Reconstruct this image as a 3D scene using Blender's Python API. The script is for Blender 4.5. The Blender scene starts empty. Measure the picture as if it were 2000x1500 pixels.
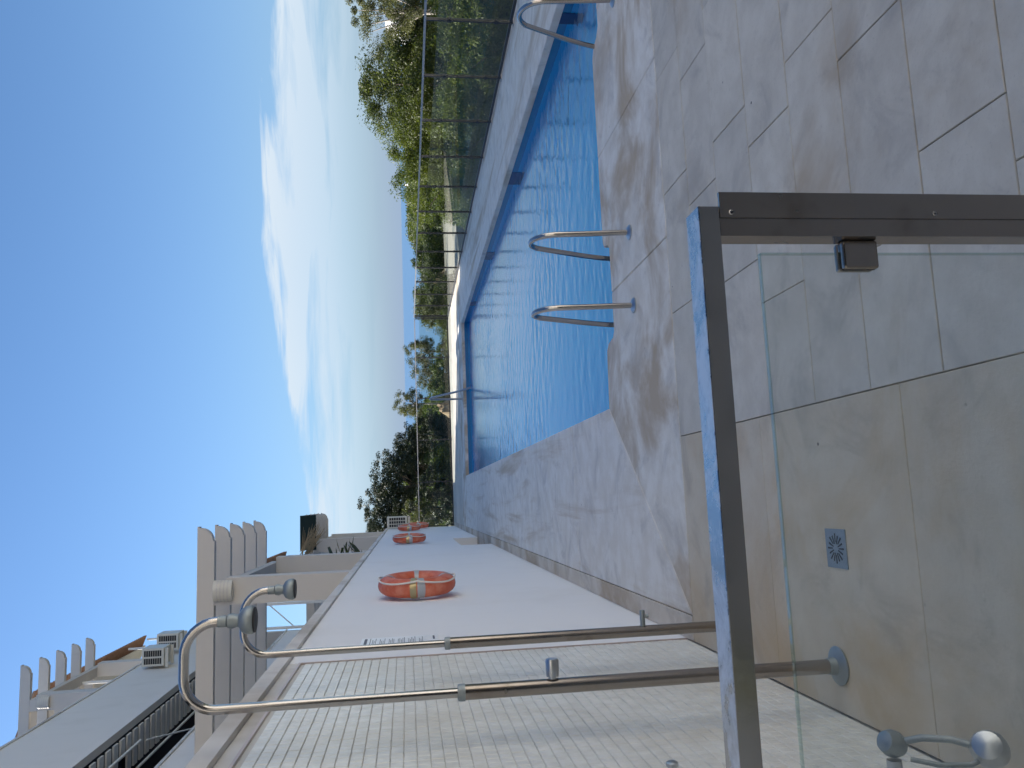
import bpy, math, random
import numpy as np
from mathutils import Vector, Matrix

random.seed(7)
RNG = np.random.default_rng(11)
S = bpy.context.scene
COL = S.collection
rad = math.radians

# ------------------------------------------------------------------ camera (the photograph lies on its side: world up points left)
EYE = 1.65
F_PX, YAW, PITCH, ROLL = 1587.5, 0.14169, 0.13136, -0.02156
cy, sy = math.cos(YAW), math.sin(YAW)
fw = Vector((sy*math.cos(PITCH), cy*math.cos(PITCH), -math.sin(PITCH)))
rt = Vector((cy, -sy, 0)); up = rt.cross(fw)
r2 = math.cos(ROLL)*rt + math.sin(ROLL)*up
u2 = -math.sin(ROLL)*rt + math.cos(ROLL)*up
cam = bpy.data.cameras.new('camera'); cam_o = bpy.data.objects.new('camera', cam); COL.objects.link(cam_o)
ax, ay, az = -u2, r2, -fw
cam_o.matrix_world = Matrix(((ax.x, ay.x, az.x, 0), (ax.y, ay.y, az.y, 0), (ax.z, ay.z, az.z, EYE), (0, 0, 0, 1)))
cam.sensor_fit = 'HORIZONTAL'; cam.sensor_width = 36; cam.lens = 36*F_PX/2000
cam.clip_start = 0.05; cam.clip_end = 200000
S.camera = cam_o

# ------------------------------------------------------------------ sky, sun, exposure
SUN_AZ = rad(-53)          # from +Y towards -X : front left, hidden behind the building
SUN_EL = rad(30)
to_sun = Vector((math.sin(SUN_AZ)*math.cos(SUN_EL), math.cos(SUN_AZ)*math.cos(SUN_EL), math.sin(SUN_EL)))
W = bpy.data.worlds.new('World'); S.world = W; W.use_nodes = True
wn, wl = W.node_tree.nodes, W.node_tree.links
wn.clear()
def wnode(t, **kw):
    n = wn.new(t)
    for k, v in kw.items(): setattr(n, k, v)
    return n
def wmath(op, a, b=None, c=None, clamp=False):
    n = wn.new('ShaderNodeMath'); n.operation = op; n.use_clamp = clamp
    for i, v in enumerate((a, b, c)):
        if v is None: continue
        if isinstance(v, (int, float)): n.inputs[i].default_value = v
        else: wl.new(v, n.inputs[i])
    return n.outputs[0]
sky = wnode('ShaderNodeTexSky', sky_type='NISHITA', sun_disc=False, sun_elevation=SUN_EL, sun_rotation=SUN_AZ,
            altitude=60, air_density=1.0, dust_density=0.6, ozone_density=2.0)
tc = wnode('ShaderNodeTexCoord')
nrm = wnode('ShaderNodeVectorMath', operation='NORMALIZE'); wl.new(tc.outputs['Generated'], nrm.inputs[0])
sep = wnode('ShaderNodeSeparateXYZ'); wl.new(nrm.outputs[0], sep.inputs[0])
X_, Y_, Z_ = sep.outputs
azim = wmath('ARCTAN2', X_, Y_)                       # 0 = +Y
cmb = wnode('ShaderNodeCombineXYZ')
wl.new(wmath('MULTIPLY', azim, 3.2), cmb.inputs[0]); wl.new(wmath('MULTIPLY', Z_, 30.0), cmb.inputs[1]); cmb.inputs[2].default_value = 17.69
n1 = wnode('ShaderNodeTexNoise'); n1.inputs['Scale'].default_value = 1.45; n1.inputs['Detail'].default_value = 9
n1.inputs['Roughness'].default_value = 0.56; n1.inputs['Distortion'].default_value = 0.35
wl.new(cmb.outputs[0], n1.inputs['Vector'])
cmb2 = wnode('ShaderNodeCombineXYZ')
wl.new(wmath('MULTIPLY', azim, 1.7), cmb2.inputs[0]); wl.new(wmath('MULTIPLY', Z_, 5.0), cmb2.inputs[1]); cmb2.inputs[2].default_value = 4.3
n2 = wnode('ShaderNodeTexNoise'); n2.inputs['Scale'].default_value = 1.3; n2.inputs['Detail'].default_value = 2
wl.new(cmb2.outputs[0], n2.inputs['Vector'])
# upper limit of the cloud bank rises and falls with the azimuth; below it thins towards the horizon
topz = wmath('ADD', 0.127, wmath('MULTIPLY', wmath('COSINE', wmath('MULTIPLY', wmath('SUBTRACT', azim, 0.33), 6.0)), 0.028))
topz = wmath('ADD', topz, wmath('MULTIPLY', wmath('SUBTRACT', n2.outputs['Fac'], 0.5), 0.03))
edge = wmath('ADD', wmath('SUBTRACT', topz, Z_), wmath('MULTIPLY', wmath('SUBTRACT', n1.outputs['Fac'], 0.5), 0.055))
m_top = wmath('MULTIPLY', edge, 110.0, clamp=True)
fade = wmath('SMOOTH_MIN', 1.0, wmath('MULTIPLY', wmath('SUBTRACT', Z_, 0.012), 14.0), 0.2, clamp=True)
thick = wmath('MULTIPLY', wmath('SUBTRACT', n1.outputs['Fac'], 0.31), 4.6, clamp=True)
fall = wmath('SUBTRACT', 1.0, wmath('MULTIPLY', wmath('SUBTRACT', topz, Z_), 6.5), clamp=True)
cov = wmath('MULTIPLY', wmath('MULTIPLY', m_top, fade), wmath('MULTIPLY', thick, fall), clamp=True)
cov = wmath('MULTIPLY', cov, 0.95)
mixc = wnode('ShaderNodeMix', data_type='RGBA')
wl.new(cov, mixc.inputs['Factor'])
# sea haze whitens and cools the lowest few degrees all round
hz = wnode('ShaderNodeMix', data_type='RGBA')
wl.new(wmath('MULTIPLY', wmath('POWER', 2.718, wmath('MULTIPLY', wmath('MAXIMUM', Z_, 0.0), -8.0)), 0.95), hz.inputs['Factor'])
wl.new(sky.outputs[0], hz.inputs[6]); hz.inputs[7].default_value = (3.5, 3.4, 3.75, 1)
wl.new(hz.outputs[2], mixc.inputs[6])
mixc.inputs[7].default_value = (7.3, 6.1, 5.4, 1)
# the photograph's pale blue, not yellow, low sky
hs = wnode('ShaderNodeMix', data_type='RGBA', blend_type='MULTIPLY'); hs.inputs['Factor'].default_value = 1.0
hs.inputs[7].default_value = (0.66, 0.90, 1.13, 1)
wl.new(mixc.outputs[2], hs.inputs[6])
bg = wnode('ShaderNodeBackground'); bg.inputs['Strength'].default_value = 0.070
wl.new(hs.outputs[2], bg.inputs['Color'])
wout = wnode('ShaderNodeOutputWorld'); wl.new(bg.outputs[0], wout.inputs[0])

sl = bpy.data.lights.new('sun', 'SUN'); sl.energy = 5.0; sl.angle = rad(0.53); sl.color = (1, 0.94, 0.85)
so = bpy.data.objects.new('sun', sl); COL.objects.link(so); so.location = (-20, 16, 30)
so.rotation_euler = to_sun.to_track_quat('Z', 'Y').to_euler()
S.view_settings.view_transform = 'Standard'; S.view_settings.look = 'None'
S.view_settings.exposure = 1.13; S.view_settings.gamma = 1; S.view_settings.use_curve_mapping = False
S.cycles.use_denoising = True
S.cycles.max_bounces = 20; S.cycles.diffuse_bounces = 9; S.cycles.glossy_bounces = 9; S.cycles.transmission_bounces = 16; S.cycles.transparent_max_bounces = 24; S.cycles.sample_clamp_indirect = 10

# ------------------------------------------------------------------ materials
def nodes_of(name):
    m = bpy.data.materials.new(name); m.use_nodes = True
    return m, m.node_tree.nodes, m.node_tree.links, m.node_tree.nodes['Principled BSDF']
class NT:
    """small node helper working in world-space position"""
    def __init__(s, name):
        s.m, s.n, s.l, s.b = nodes_of(name)
        s.geo = s.n.new('ShaderNodeNewGeometry')
    def put(s, v, sock):
        if isinstance(v, (int, float)): sock.default_value = v
        elif isinstance(v, tuple): sock.default_value = v if len(v) != 3 or sock.type != 'RGBA' else (*v, 1)
        else: s.l.new(v, sock)
    def pos(s, scale=(1, 1, 1), off=(0, 0, 0)):
        mp = s.n.new('ShaderNodeMapping'); s.l.new(s.geo.outputs['Position'], mp.inputs[0])
        mp.inputs['Scale'].default_value = scale; mp.inputs['Location'].default_value = off
        return mp.outputs[0]
    def noise(s, scale, detail=4, rough=0.55, vec=None, dist=0.0):
        t = s.n.new('ShaderNodeTexNoise'); t.inputs['Scale'].default_value = scale; t.inputs['Detail'].default_value = detail
        t.inputs['Roughness'].default_value = rough; t.inputs['Distortion'].default_value = dist
        s.l.new(vec if vec is not None else s.geo.outputs['Position'], t.inputs['Vector'])
        return t.outputs['Fac']
    def math(s, op, a, b=None, clamp=False):
        t = s.n.new('ShaderNodeMath'); t.operation = op; t.use_clamp = clamp
        s.put(a, t.inputs[0])
        if b is not None: s.put(b, t.inputs[1])
        return t.outputs[0]
    def ramp(s, f, lo, hi):
        t = s.n.new('ShaderNodeMapRange'); t.interpolation_type = 'SMOOTHSTEP'
        s.put(f, t.inputs['Value']); t.inputs['From Min'].default_value = lo; t.inputs['From Max'].default_value = hi
        return t.outputs['Result']
    def mix(s, f, a, b, mode='MIX'):
        t = s.n.new('ShaderNodeMix'); t.data_type = 'RGBA'; t.blend_type = mode
        s.put(f, t.inputs['Factor']); s.put(a, t.inputs[6]); s.put(b, t.inputs[7])
        return t.outputs[2]
    def bump(s, h, strength=0.2, dist=0.01):
        t = s.n.new('ShaderNodeBump'); t.inputs['Strength'].default_value = strength; t.inputs['Distance'].default_value = dist
        s.put(h, t.inputs['Height']); s.l.new(t.outputs[0], s.b.inputs['Normal'])
    def objrand(s):
        return s.n.new('ShaderNodeObjectInfo').outputs['Random']
    def set(s, **kw):
        for k, v in kw.items(): s.put(v, s.b.inputs[k.replace('_', ' ')])
        return s.m

def stone(name, base, stain, pale, stain_lo, stain_hi, vary=0.12, streak=(1, 1, 1)):
    t = NT(name)
    v = t.pos(streak)
    n_big = t.noise(1.1, 5, 0.6, v, 0.6)
    n_mid = t.noise(4.5, 6, 0.62)
    n_fine = t.noise(60, 4, 0.7)
    n_blot = t.noise(2.3, 5, 0.65, t.pos((1, 1, 1), (7.3, 2.1, 0)), 0.9)
    c = t.mix(t.ramp(n_mid, 0.35, 0.66), base, pale)
    dark = (base[0]*0.74, base[1]*0.74, base[2]*0.76)
    c = t.mix(t.math('MULTIPLY', t.ramp(n_blot, 0.48, 0.70), 0.75), c, dark)
    c = t.mix(t.math('MULTIPLY', t.ramp(n_big, stain_lo, stain_hi), 0.9), c, stain)
    r = t.objrand()
    c = t.mix(t.math('MULTIPLY', r, vary), c, (0.25, 0.24, 0.23))
    c = t.mix(t.math('MULTIPLY', t.ramp(n_fine, 0.55, 0.75), 0.35), c, (base[0]*0.6, base[1]*0.6, base[2]*0.6))
    vor = t.n.new('ShaderNodeTexVoronoi'); vor.inputs['Scale'].default_value = 5.0
    t.l.new(t.geo.outputs['Position'], vor.inputs['Vector'])
    pit = t.math('MULTIPLY', t.ramp(vor.outputs['Distance'], 0.045, 0.025), t.ramp(n_mid, 0.5, 0.56))
    c = t.mix(pit, c, (0.09, 0.08, 0.07))
    t.bump(t.math('ADD', t.math('MULTIPLY', n_fine, 0.5), t.math('MULTIPLY', n_mid, 1.0)), 0.35, 0.006)
    rg = t.math('ADD', 0.5, t.math('MULTIPLY', n_mid, 0.3))
    return t.set(Base_Color=c, Roughness=rg)
M = {}
M['paving'] = stone('paving_stone', (0.63, 0.57, 0.475), (0.48, 0.375, 0.255), (0.72, 0.665, 0.57), 0.54, 0.74, 0.22)
M['tray'] = stone('shower_tray_stone', (0.65, 0.55, 0.41), (0.58, 0.43, 0.255), (0.69, 0.61, 0.48), 0.45, 0.68, 0.10)
M['coping'] = stone('coping_stone', (0.74, 0.685, 0.60), (0.47, 0.35, 0.22), (0.85, 0.81, 0.74), 0.43, 0.63, 0.08, (1.0, 1.0, 1.0))
M['coping_side'] = stone('coping_stone_side', (0.74, 0.685, 0.605), (0.48, 0.37, 0.25), (0.83, 0.79, 0.73), 0.50, 0.72, 0.06, (2.4, 0.22, 1.0))
M['grout'] = NT('grout').set(Base_Color=(0.20, 0.175, 0.145), Roughness=0.95)
def plaster(name, col, dirt, amt, lo=0.5, hi=0.8, bscale=45, bs=0.15):
    t = NT(name)
    n = t.noise(0.9, 5, 0.6); f = t.noise(bscale, 4, 0.6)
    st = t.noise(3.2, 4, 0.6, t.pos((1, 1, 0.16)))
    c = t.mix(t.math('MULTIPLY', t.ramp(n, lo, hi), amt), col, dirt)
    c = t.mix(t.math('MULTIPLY', t.ramp(st, 0.55, 0.8), amt*0.7), c, dirt)
    t.bump(f, bs, 0.004)
    return t.set(Base_Color=c, Roughness=0.85)
M['white_wall'] = plaster('white_render', (0.86, 0.85, 0.84), (0.76, 0.74, 0.71), 0.5)
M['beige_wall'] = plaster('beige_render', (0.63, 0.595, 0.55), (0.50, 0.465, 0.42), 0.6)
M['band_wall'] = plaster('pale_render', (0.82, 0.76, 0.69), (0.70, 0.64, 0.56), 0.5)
M['cream_wall'] = plaster('cream_render', (0.80, 0.74, 0.65), (0.70, 0.63, 0.54), 0.5)  # even cream base colour, no light in it
M['wall_cap'] = plaster('grey_wall_cap', (0.70, 0.67, 0.63), (0.42, 0.37, 0.31), 0.8, 0.42, 0.7)
M['shade_dark'] = NT('painted_recess_shade').set(Base_Color=(0.035, 0.036, 0.045), Roughness=0.8)  # near-black colour stands in for the shade inside recesses
M['skirt'] = stone('skirting_stone', (0.64, 0.55, 0.44), (0.44, 0.32, 0.20), (0.72, 0.65, 0.56), 0.42, 0.66, 0.1, (1.5, 0.8, 1.5))
def simple(name, col, rough=0.5, metal=0.0, **kw):
    return NT(name).set(Base_Color=col, Roughness=rough, Metallic=metal, **kw)
def steel(name, col=(0.46, 0.44, 0.42), r0=0.07, r1=0.20, sc=30, wear=None):
    t = NT(name)
    n = t.noise(sc, 5, 0.6); n2 = t.noise(5, 4, 0.6)
    c = col
    if wear: c = t.mix(t.ramp(n2, 0.5, 0.72), col, wear)
    rg = t.math('ADD', r0, t.math('MULTIPLY', t.math('ADD', t.math('MULTIPLY', n, 0.4), t.math('MULTIPLY', n2, 0.6)), (r1-r0)*2))
    t.bump(n, 0.02, 0.002)
    return t.set(Base_Color=c, Roughness=rg, Metallic=1.0)
M['steel'] = steel('stainless_steel')
M['steel_dull'] = steel('dull_stainless_steel', (0.34, 0.30, 0.265), 0.09, 0.24, 12, (0.25, 0.215, 0.18))
def rail_mat():
    t = NT('weathered_handrail_steel')
    n = t.noise(38, 5, 0.65); n2 = t.noise(6.5, 6, 0.68, None, 0.8)
    sz = t.n.new('ShaderNodeSeparateXYZ'); t.l.new(t.geo.outputs['Normal'], sz.inputs[0])
    lie = t.math('ADD', 0.12, t.math('MULTIPLY', t.ramp(sz.outputs[2], 0.4, 0.9), 0.88))   # scale dries where water can lie
    patch = t.math('MULTIPLY', lie, t.ramp(t.math('ADD', t.math('MULTIPLY', n2, 0.75), t.math('MULTIPLY', n, 0.25)), 0.42, 0.62))
    c = t.mix(patch, (0.40, 0.385, 0.37), (0.74, 0.74, 0.74))
    t.bump(n, 0.05, 0.002)
    return t.set(Base_Color=c, Roughness=t.math('ADD', 0.16, t.math('MULTIPLY', patch, 0.34)), Metallic=t.math('SUBTRACT', 1.0, t.math('MULTIPLY', patch, 0.35)))
M['rail_steel'] = rail_mat()
M['chrome'] = steel('scaled_chrome', (0.50, 0.52, 0.54), 0.10, 0.34, 60, (0.40, 0.42, 0.42))
M['lime'] = steel('limescaled_grey_metal', (0.34, 0.38, 0.39), 0.35, 0.6, 90, (0.48, 0.50, 0.49))
M['fence_dark'] = simple('dark_fence_metal', (0.045, 0.048, 0.055), 0.35, 0.6)
M['fence_rail'] = steel('fence_rail_metal', (0.48, 0.48, 0.50), 0.22, 0.4)
M['orange'] = None
def ring_mat():
    t = NT('faded_orange_plastic'); n = t.noise(7, 4, 0.6); f = t.noise(90, 3)
    c = t.mix(t.ramp(n, 0.38, 0.7), (0.60, 0.115, 0.05), (0.70, 0.24, 0.15))
    t.bump(f, 0.08, 0.003)
    return t.set(Base_Color=c, Roughness=0.5)
M['orange'] = ring_mat()
M['ring_band'] = simple('grey_reflective_tape', (0.42, 0.45, 0.48), 0.4, 0.2)
M['rope'] = simple('white_rope', (0.72, 0.68, 0.62), 0.8)
M['dark_red'] = simple('dark_red_plastic', (0.22, 0.03, 0.02), 0.5)
M['brass'] = simple('brass_plate', (0.45, 0.38, 0.22), 0.35, 0.8)
M['ac'] = simple('cream_appliance_paint', (0.66, 0.63, 0.55), 0.45)
M['black'] = simple('black_void', (0.02, 0.02, 0.022), 0.6)
M['paper'] = simple('white_paper_print', (0.93, 0.94, 0.95), 0.3)
M['ink'] = simple('grey_ink', (0.12, 0.12, 0.14), 0.6)
M['white_paint'] = simple('white_paint', (0.78, 0.78, 0.76), 0.45)
M['wood'] = simple('brown_door_wood', (0.20, 0.075, 0.035), 0.5)
M['green_canvas'] = simple('dark_green_canvas', (0.008, 0.022, 0.020), 0.9)
M['trim'] = simple('pink_tile_trim', (0.55, 0.46, 0.43), 0.4)
def terracotta():
    t = NT('terracotta'); n = t.noise(9, 4)
    return t.set(Base_Color=t.mix(n, (0.30, 0.14, 0.08), (0.48, 0.33, 0.22)), Roughness=0.85)
M['roof_tile'] = terracotta()
def mosaic_mat():
    t = NT('white_glass_mosaic'); n = t.noise(14, 3); n3 = t.noise(1.6, 4)
    c = t.mix(t.ramp(n, 0.3, 0.7), (0.74, 0.72, 0.65), (0.84, 0.83, 0.77))
    c = t.mix(t.math('MULTIPLY', t.ramp(n3, 0.45, 0.7), 0.5), c, (0.62, 0.57, 0.47))
    return t.set(Base_Color=c, Roughness=0.28)
M['mosaic'] = mosaic_mat()
M['mosaic_grout'] = NT('mosaic_grout').set(Base_Color=(0.64, 0.62, 0.57), Roughness=0.9)
def pool_tile(name, a, b, line):
    t = NT(name)
    outs = []
    for i in range(3):
        sp = t.n.new('ShaderNodeSeparateXYZ'); t.l.new(t.geo.outputs['Position'], sp.inputs[0])
        fr = t.math('FRACT', t.math('DIVIDE', sp.outputs[i], 0.05))
        outs.append(t.math('LESS_THAN', fr, 0.09))
    g = t.math('MAXIMUM', t.math('MAXIMUM', outs[0], outs[1]), outs[2])
    n = t.noise(20, 2)
    c = t.mix(n, a, b); c = t.mix(t.math('MULTIPLY', g, 0.0), c, line)
    return t.set(Base_Color=c, Roughness=0.25)
M['pool'] = pool_tile('blue_pool_mosaic', (0.02, 0.60, 0.985), (0.03, 0.66, 0.99), (0.3, 0.5, 0.7))
M['pool_wall'] = pool_tile('waterline_blue_mosaic', (0.012, 0.16, 0.36), (0.03, 0.24, 0.45), (0.3, 0.5, 0.7))
M['pool_band'] = pool_tile('navy_pool_mosaic', (0.008, 0.03, 0.12), (0.012, 0.05, 0.17), (0.1, 0.15, 0.3))
def glass(name, tint, rough=0.02, refl=1.0):
    m, n, l, b = nodes_of(name); n.remove(b)
    tr = n.new('ShaderNodeBsdfTransparent'); tr.inputs[0].default_value = (*tint, 1)
    gl = n.new('ShaderNodeBsdfGlossy'); gl.inputs['Roughness'].default_value = rough; gl.inputs[0].default_value = (refl, refl, refl, 1)
    fr = n.new('ShaderNodeFresnel'); fr.inputs['IOR'].default_value = 1.5
    geo = n.new('ShaderNodeNewGeometry'); inv = n.new('ShaderNodeMath'); inv.operation = 'SUBTRACT'; inv.inputs[0].default_value = 1; l.new(geo.outputs['Backfacing'], inv.inputs[1])
    mul = n.new('ShaderNodeMath'); mul.operation = 'MULTIPLY'; l.new(inv.outputs[0], mul.inputs[0]); l.new(fr.outputs[0], mul.inputs[1])
    mx = n.new('ShaderNodeMixShader'); l.new(mul.outputs[0], mx.inputs[0]); l.new(tr.outputs[0], mx.inputs[1]); l.new(gl.outputs[0], mx.inputs[2])
    l.new(mx.outputs[0], n['Material Output'].inputs[0])
    return m
M['fence_glass'] = glass('green_tinted_fence_glass', (0.88, 0.915, 0.885))
M['glass_edge'] = glass('glass_edge_green', (0.80, 0.87, 0.845))
def rail_glass():
    # clear pane, dulled by a film of dried splashes
    m, n, l, b = nodes_of('splashed_balustrade_glass'); n.remove(b)
    tr = n.new('ShaderNodeBsdfTransparent'); tr.inputs[0].default_value = (0.965, 0.98, 0.975, 1)
    gl = n.new('ShaderNodeBsdfGlossy'); gl.inputs['Roughness'].default_value = 0.03
    df = n.new('ShaderNodeBsdfDiffuse'); df.inputs[0].default_value = (0.55, 0.62, 0.66, 1)
    geo = n.new('ShaderNodeNewGeometry'); no = n.new('ShaderNodeTexNoise'); no.inputs['Scale'].default_value = 9; no.inputs['Detail'].default_value = 5
    l.new(geo.outputs['Position'], no.inputs['Vector'])
    mr = n.new('ShaderNodeMapRange'); mr.inputs['From Min'].default_value = 0.3; mr.inputs['From Max'].default_value = 0.75
    mr.inputs['To Min'].default_value = 0.03; mr.inputs['To Max'].default_value = 0.11
    l.new(no.outputs['Fac'], mr.inputs['Value'])
    m1 = n.new('ShaderNodeMixShader'); l.new(mr.outputs[0], m1.inputs[0]); l.new(tr.outputs[0], m1.inputs[1]); l.new(df.outputs[0], m1.inputs[2])
    fr = n.new('ShaderNodeFresnel'); fr.inputs['IOR'].default_value = 1.45
    inv = n.new('ShaderNodeMath'); inv.operation = 'SUBTRACT'; inv.inputs[0].default_value = 1; l.new(geo.outputs['Backfacing'], inv.inputs[1])
    mul = n.new('ShaderNodeMath'); mul.operation = 'MULTIPLY'; l.new(inv.outputs[0], mul.inputs[0]); l.new(fr.outputs[0], mul.inputs[1])
    m2 = n.new('ShaderNodeMixShader'); l.new(mul.outputs[0], m2.inputs[0]); l.new(m1.outputs[0], m2.inputs[1]); l.new(gl.outputs[0], m2.inputs[2])
    l.new(m2.outputs[0], n['Material Output'].inputs[0])
    return m
M['rail_glass'] = rail_glass()
def water_mat():
    t = NT('pool_water')
    t.bump(t.noise(17, 4, 0.6, t.pos((0.75, 1.5, 1)), 0.5), 0.10, 0.012)
    return t.set(Base_Color=(0.93, 0.995, 1.0), Roughness=0.015, IOR=1.33, Transmission_Weight=1.0)
M['water'] = water_mat()
def sea_mat():
    t = NT('sea')
    n = t.noise(0.01, 4, 0.5, t.pos((0.3, 1, 1)))
    t.bump(t.noise(0.25, 4, 0.6), 0.4, 1.0)
    return t.set(Base_Color=t.mix(n, (0.085, 0.18, 0.31), (0.11, 0.215, 0.35)), Roughness=0.6, Specular_IOR_Level=0.2)
M['sea'] = sea_mat()
def ground_mat():
    t = NT('dry_hillside')
    n = t.noise(0.25, 6, 0.65); f = t.noise(3, 5, 0.7)
    c = t.mix(t.ramp(n, 0.4, 0.62), (0.045, 0.055, 0.022), (0.085, 0.085, 0.045))
    c = t.mix(t.math('MULTIPLY', f, 0.5), c, (0.04, 0.05, 0.02))
    t.bump(f, 0.8, 0.15)
    return t.set(Base_Color=c, Roughness=0.95)
M['hillside'] = ground_mat()
def road_mat():
    t = NT('pale_concrete_road'); n = t.noise(0.4, 5, 0.6)
    return t.set(Base_Color=t.mix(n, (0.23, 0.215, 0.17), (0.30, 0.28, 0.23)), Roughness=0.9)
M['road'] = road_mat()
def leaf_mat(name, a, b, c3, transl=0.35):
    t = NT(name)
    at = t.n.new('ShaderNodeAttribute'); at.attribute_name = 'tint'
    c = t.mix(at.outputs['Fac'], a, b)
    c = t.mix(t.math('MULTIPLY', t.objrand(), 0.45), c, c3)
    t.set(Base_Color=c, Roughness=0.55)
    tl = t.n.new('ShaderNodeBsdfTranslucent'); 
    cc = t.mix(1.0, c, (1.5, 1.5, 0.6), 'MULTIPLY'); t.l.new(cc, tl.inputs[0])
    mx = t.n.new('ShaderNodeMixShader'); mx.inputs[0].default_value = transl
    t.l.new(t.b.outputs[0], mx.inputs[1]); t.l.new(tl.outputs[0], mx.inputs[2])
    t.l.new(mx.outputs[0], t.n['Material Output'].inputs[0])
    return t.m
M['leaf'] = leaf_mat('broad_leaves', (0.040, 0.066, 0.015), (0.100, 0.130, 0.028), (0.08, 0.09, 0.03))
M['leaf_bright'] = leaf_mat('fresh_leaves', (0.075, 0.105, 0.022), (0.135, 0.165, 0.035), (0.10, 0.12, 0.03))
M['leaf_olive'] = leaf_mat('olive_leaves', (0.070, 0.085, 0.036), (0.145, 0.155, 0.072), (0.10, 0.10, 0.05))
M['leaf_dark'] = leaf_mat('pine_needles', (0.016, 0.028, 0.012), (0.042, 0.055, 0.022), (0.03, 0.04, 0.02), 0.18)
M['bark'] = simple('bark', (0.16, 0.125, 0.095), 0.9)
M['pale_bark'] = simple('pale_bark', (0.42, 0.38, 0.33), 0.9)
M['straw'] = simple('dry_cane', (0.32, 0.24, 0.14), 0.9)

# ------------------------------------------------------------------ mesh helpers
class MB:
    def __init__(s): s.v = []; s.f = []
    def box(s, x0, x1, y0, y1, z0, z1):
        b = len(s.v)
        s.v += [(x0,y0,z0),(x1,y0,z0),(x1,y1,z0),(x0,y1,z0),(x0,y0,z1),(x1,y0,z1),(x1,y1,z1),(x0,y1,z1)]
        s.f += [tuple(b+i for i in q) for q in ((0,3,2,1),(4,5,6,7),(0,1,5,4),(1,2,6,5),(2,3,7,6),(3,0,4,7))]
        return s
    def prism(s, poly, z0, z1, bev=0.0):
        """poly: counter-clockwise (x, y) outline; optional rounded-over top edge"""
        n = len(poly); b = len(s.v)
        s.v += [(x, y, z0) for x, y in poly]
        if bev:
            ins = inset(poly, bev)
            s.v += [(x, y, z1-bev) for x, y in poly] + [(x, y, z1) for x, y in ins]; k = 3
        else:
            s.v += [(x, y, z1) for x, y in poly]; k = 2
        for r in range(k-1):
            for i in range(n):
                j = (i+1) % n
                s.f.append((b+r*n+i, b+r*n+j, b+(r+1)*n+j, b+(r+1)*n+i))
        s.f.append(tuple(b+(k-1)*n+i for i in range(n))); s.f.append(tuple(b+i for i in reversed(range(n))))
        return s
    def profile_x(s, prof, y0, y1):
        """outline in (x, z), counter-clockwise seen from -Y, extruded along Y"""
        n = len(prof); b = len(s.v)
        s.v += [(x, y0, z) for x, z in prof] + [(x, y1, z) for x, z in prof]
        for i in range(n):
            j = (i+1) % n
            s.f.append((b+j, b+i, b+n+i, b+n+j))
        s.f.append(tuple(b+i for i in range(n))); s.f.append(tuple(b+n+i for i in reversed(range(n))))
        return s
    def tube(s, pts, r, seg=12, cap=True):
        pts = [Vector(p) for p in pts]; n = len(pts)
        rr = r if isinstance(r, (list, tuple)) else [r]*n
        t0 = (pts[1]-pts[0]).normalized()
        a = t0.orthogonal().normalized(); b0 = len(s.v)
        for i, p in enumerate(pts):
            t = ((pts[min(i+1, n-1)]-pts[max(i-1, 0)])).normalized()
            a = (a - t*a.dot(t)).normalized(); c = t.cross(a)
            for k in range(seg):
                q = 2*math.pi*k/seg
                s.v.append(tuple(p + (a*math.cos(q)+c*math.sin(q))*rr[i]))
        for i in range(n-1):
            for k in range(seg):
                j = (k+1) % seg
                s.f.append((b0+i*seg+k, b0+i*seg+j, b0+(i+1)*seg+j, b0+(i+1)*seg+k))
        if cap:
            s.f.append(tuple(b0+k for k in reversed(range(seg)))); s.f.append(tuple(b0+(n-1)*seg+k for k in range(seg)))
        return s
    def lathe(s, prof, origin, axis=(0, 0, 1), seg=20):
        """prof: (radius, height) pairs along the axis"""
        ax_ = Vector(axis).normalized(); o = Vector(origin)
        a = ax_.orthogonal().normalized(); c = ax_.cross(a); b0 = len(s.v); n = len(prof)
        for r, h in prof:
            for k in range(seg):
                q = 2*math.pi*k/seg
                s.v.append(tuple(o + ax_*h + (a*math.cos(q)+c*math.sin(q))*max(r, 1e-4)))
        for i in range(n-1):
            for k in range(seg):
                j = (k+1) % seg
                s.f.append((b0+i*seg+k, b0+i*seg+j, b0+(i+1)*seg+j, b0+(i+1)*seg+k))
        s.f.append(tuple(b0+k for k in reversed(range(seg)))); s.f.append(tuple(b0+(n-1)*seg+k for k in range(seg)))
        return s
    def torus(s, c, R, r, axis='x', seg=40, sec=14, a0=0, a1=2*math.pi, squash=1.0):
        full = abs(a1-a0-2*math.pi) < 1e-6
        n = seg if full else seg+1; b0 = len(s.v)
        for i in range(n):
            q = a0+(a1-a0)*i/seg
            for k in range(sec):
                w = 2*math.pi*k/sec
                rad_ = R+r*math.cos(w)
                s.v.append((c[0]+r*math.sin(w)*squash, c[1]+rad_*math.cos(q), c[2]+rad_*math.sin(q)))
        for i in range(seg):
            ii = (i+1) % n
            for k in range(sec):
                j = (k+1) % sec
                s.f.append((b0+i*sec+k, b0+ii*sec+k, b0+ii*sec+j, b0+i*sec+j))
        return s
    def build(s, name, mat, parent=None, smooth=False, **tags):
        me = bpy.data.meshes.new(name); me.from_pydata(s.v, [], s.f); me.update()
        if mat is not None: me.materials.append(M[mat] if isinstance(mat, str) else mat)
        if smooth:
            me.polygons.foreach_set('use_smooth', [True]*len(me.polygons))
            try: me.set_sharp_from_angle(angle=rad(40))
            except Exception: pass
        o = bpy.data.objects.new(name, me); COL.objects.link(o)
        if parent is not None: o.parent = parent
        for k, v in tags.items(): o[k] = v
        return o
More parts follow.
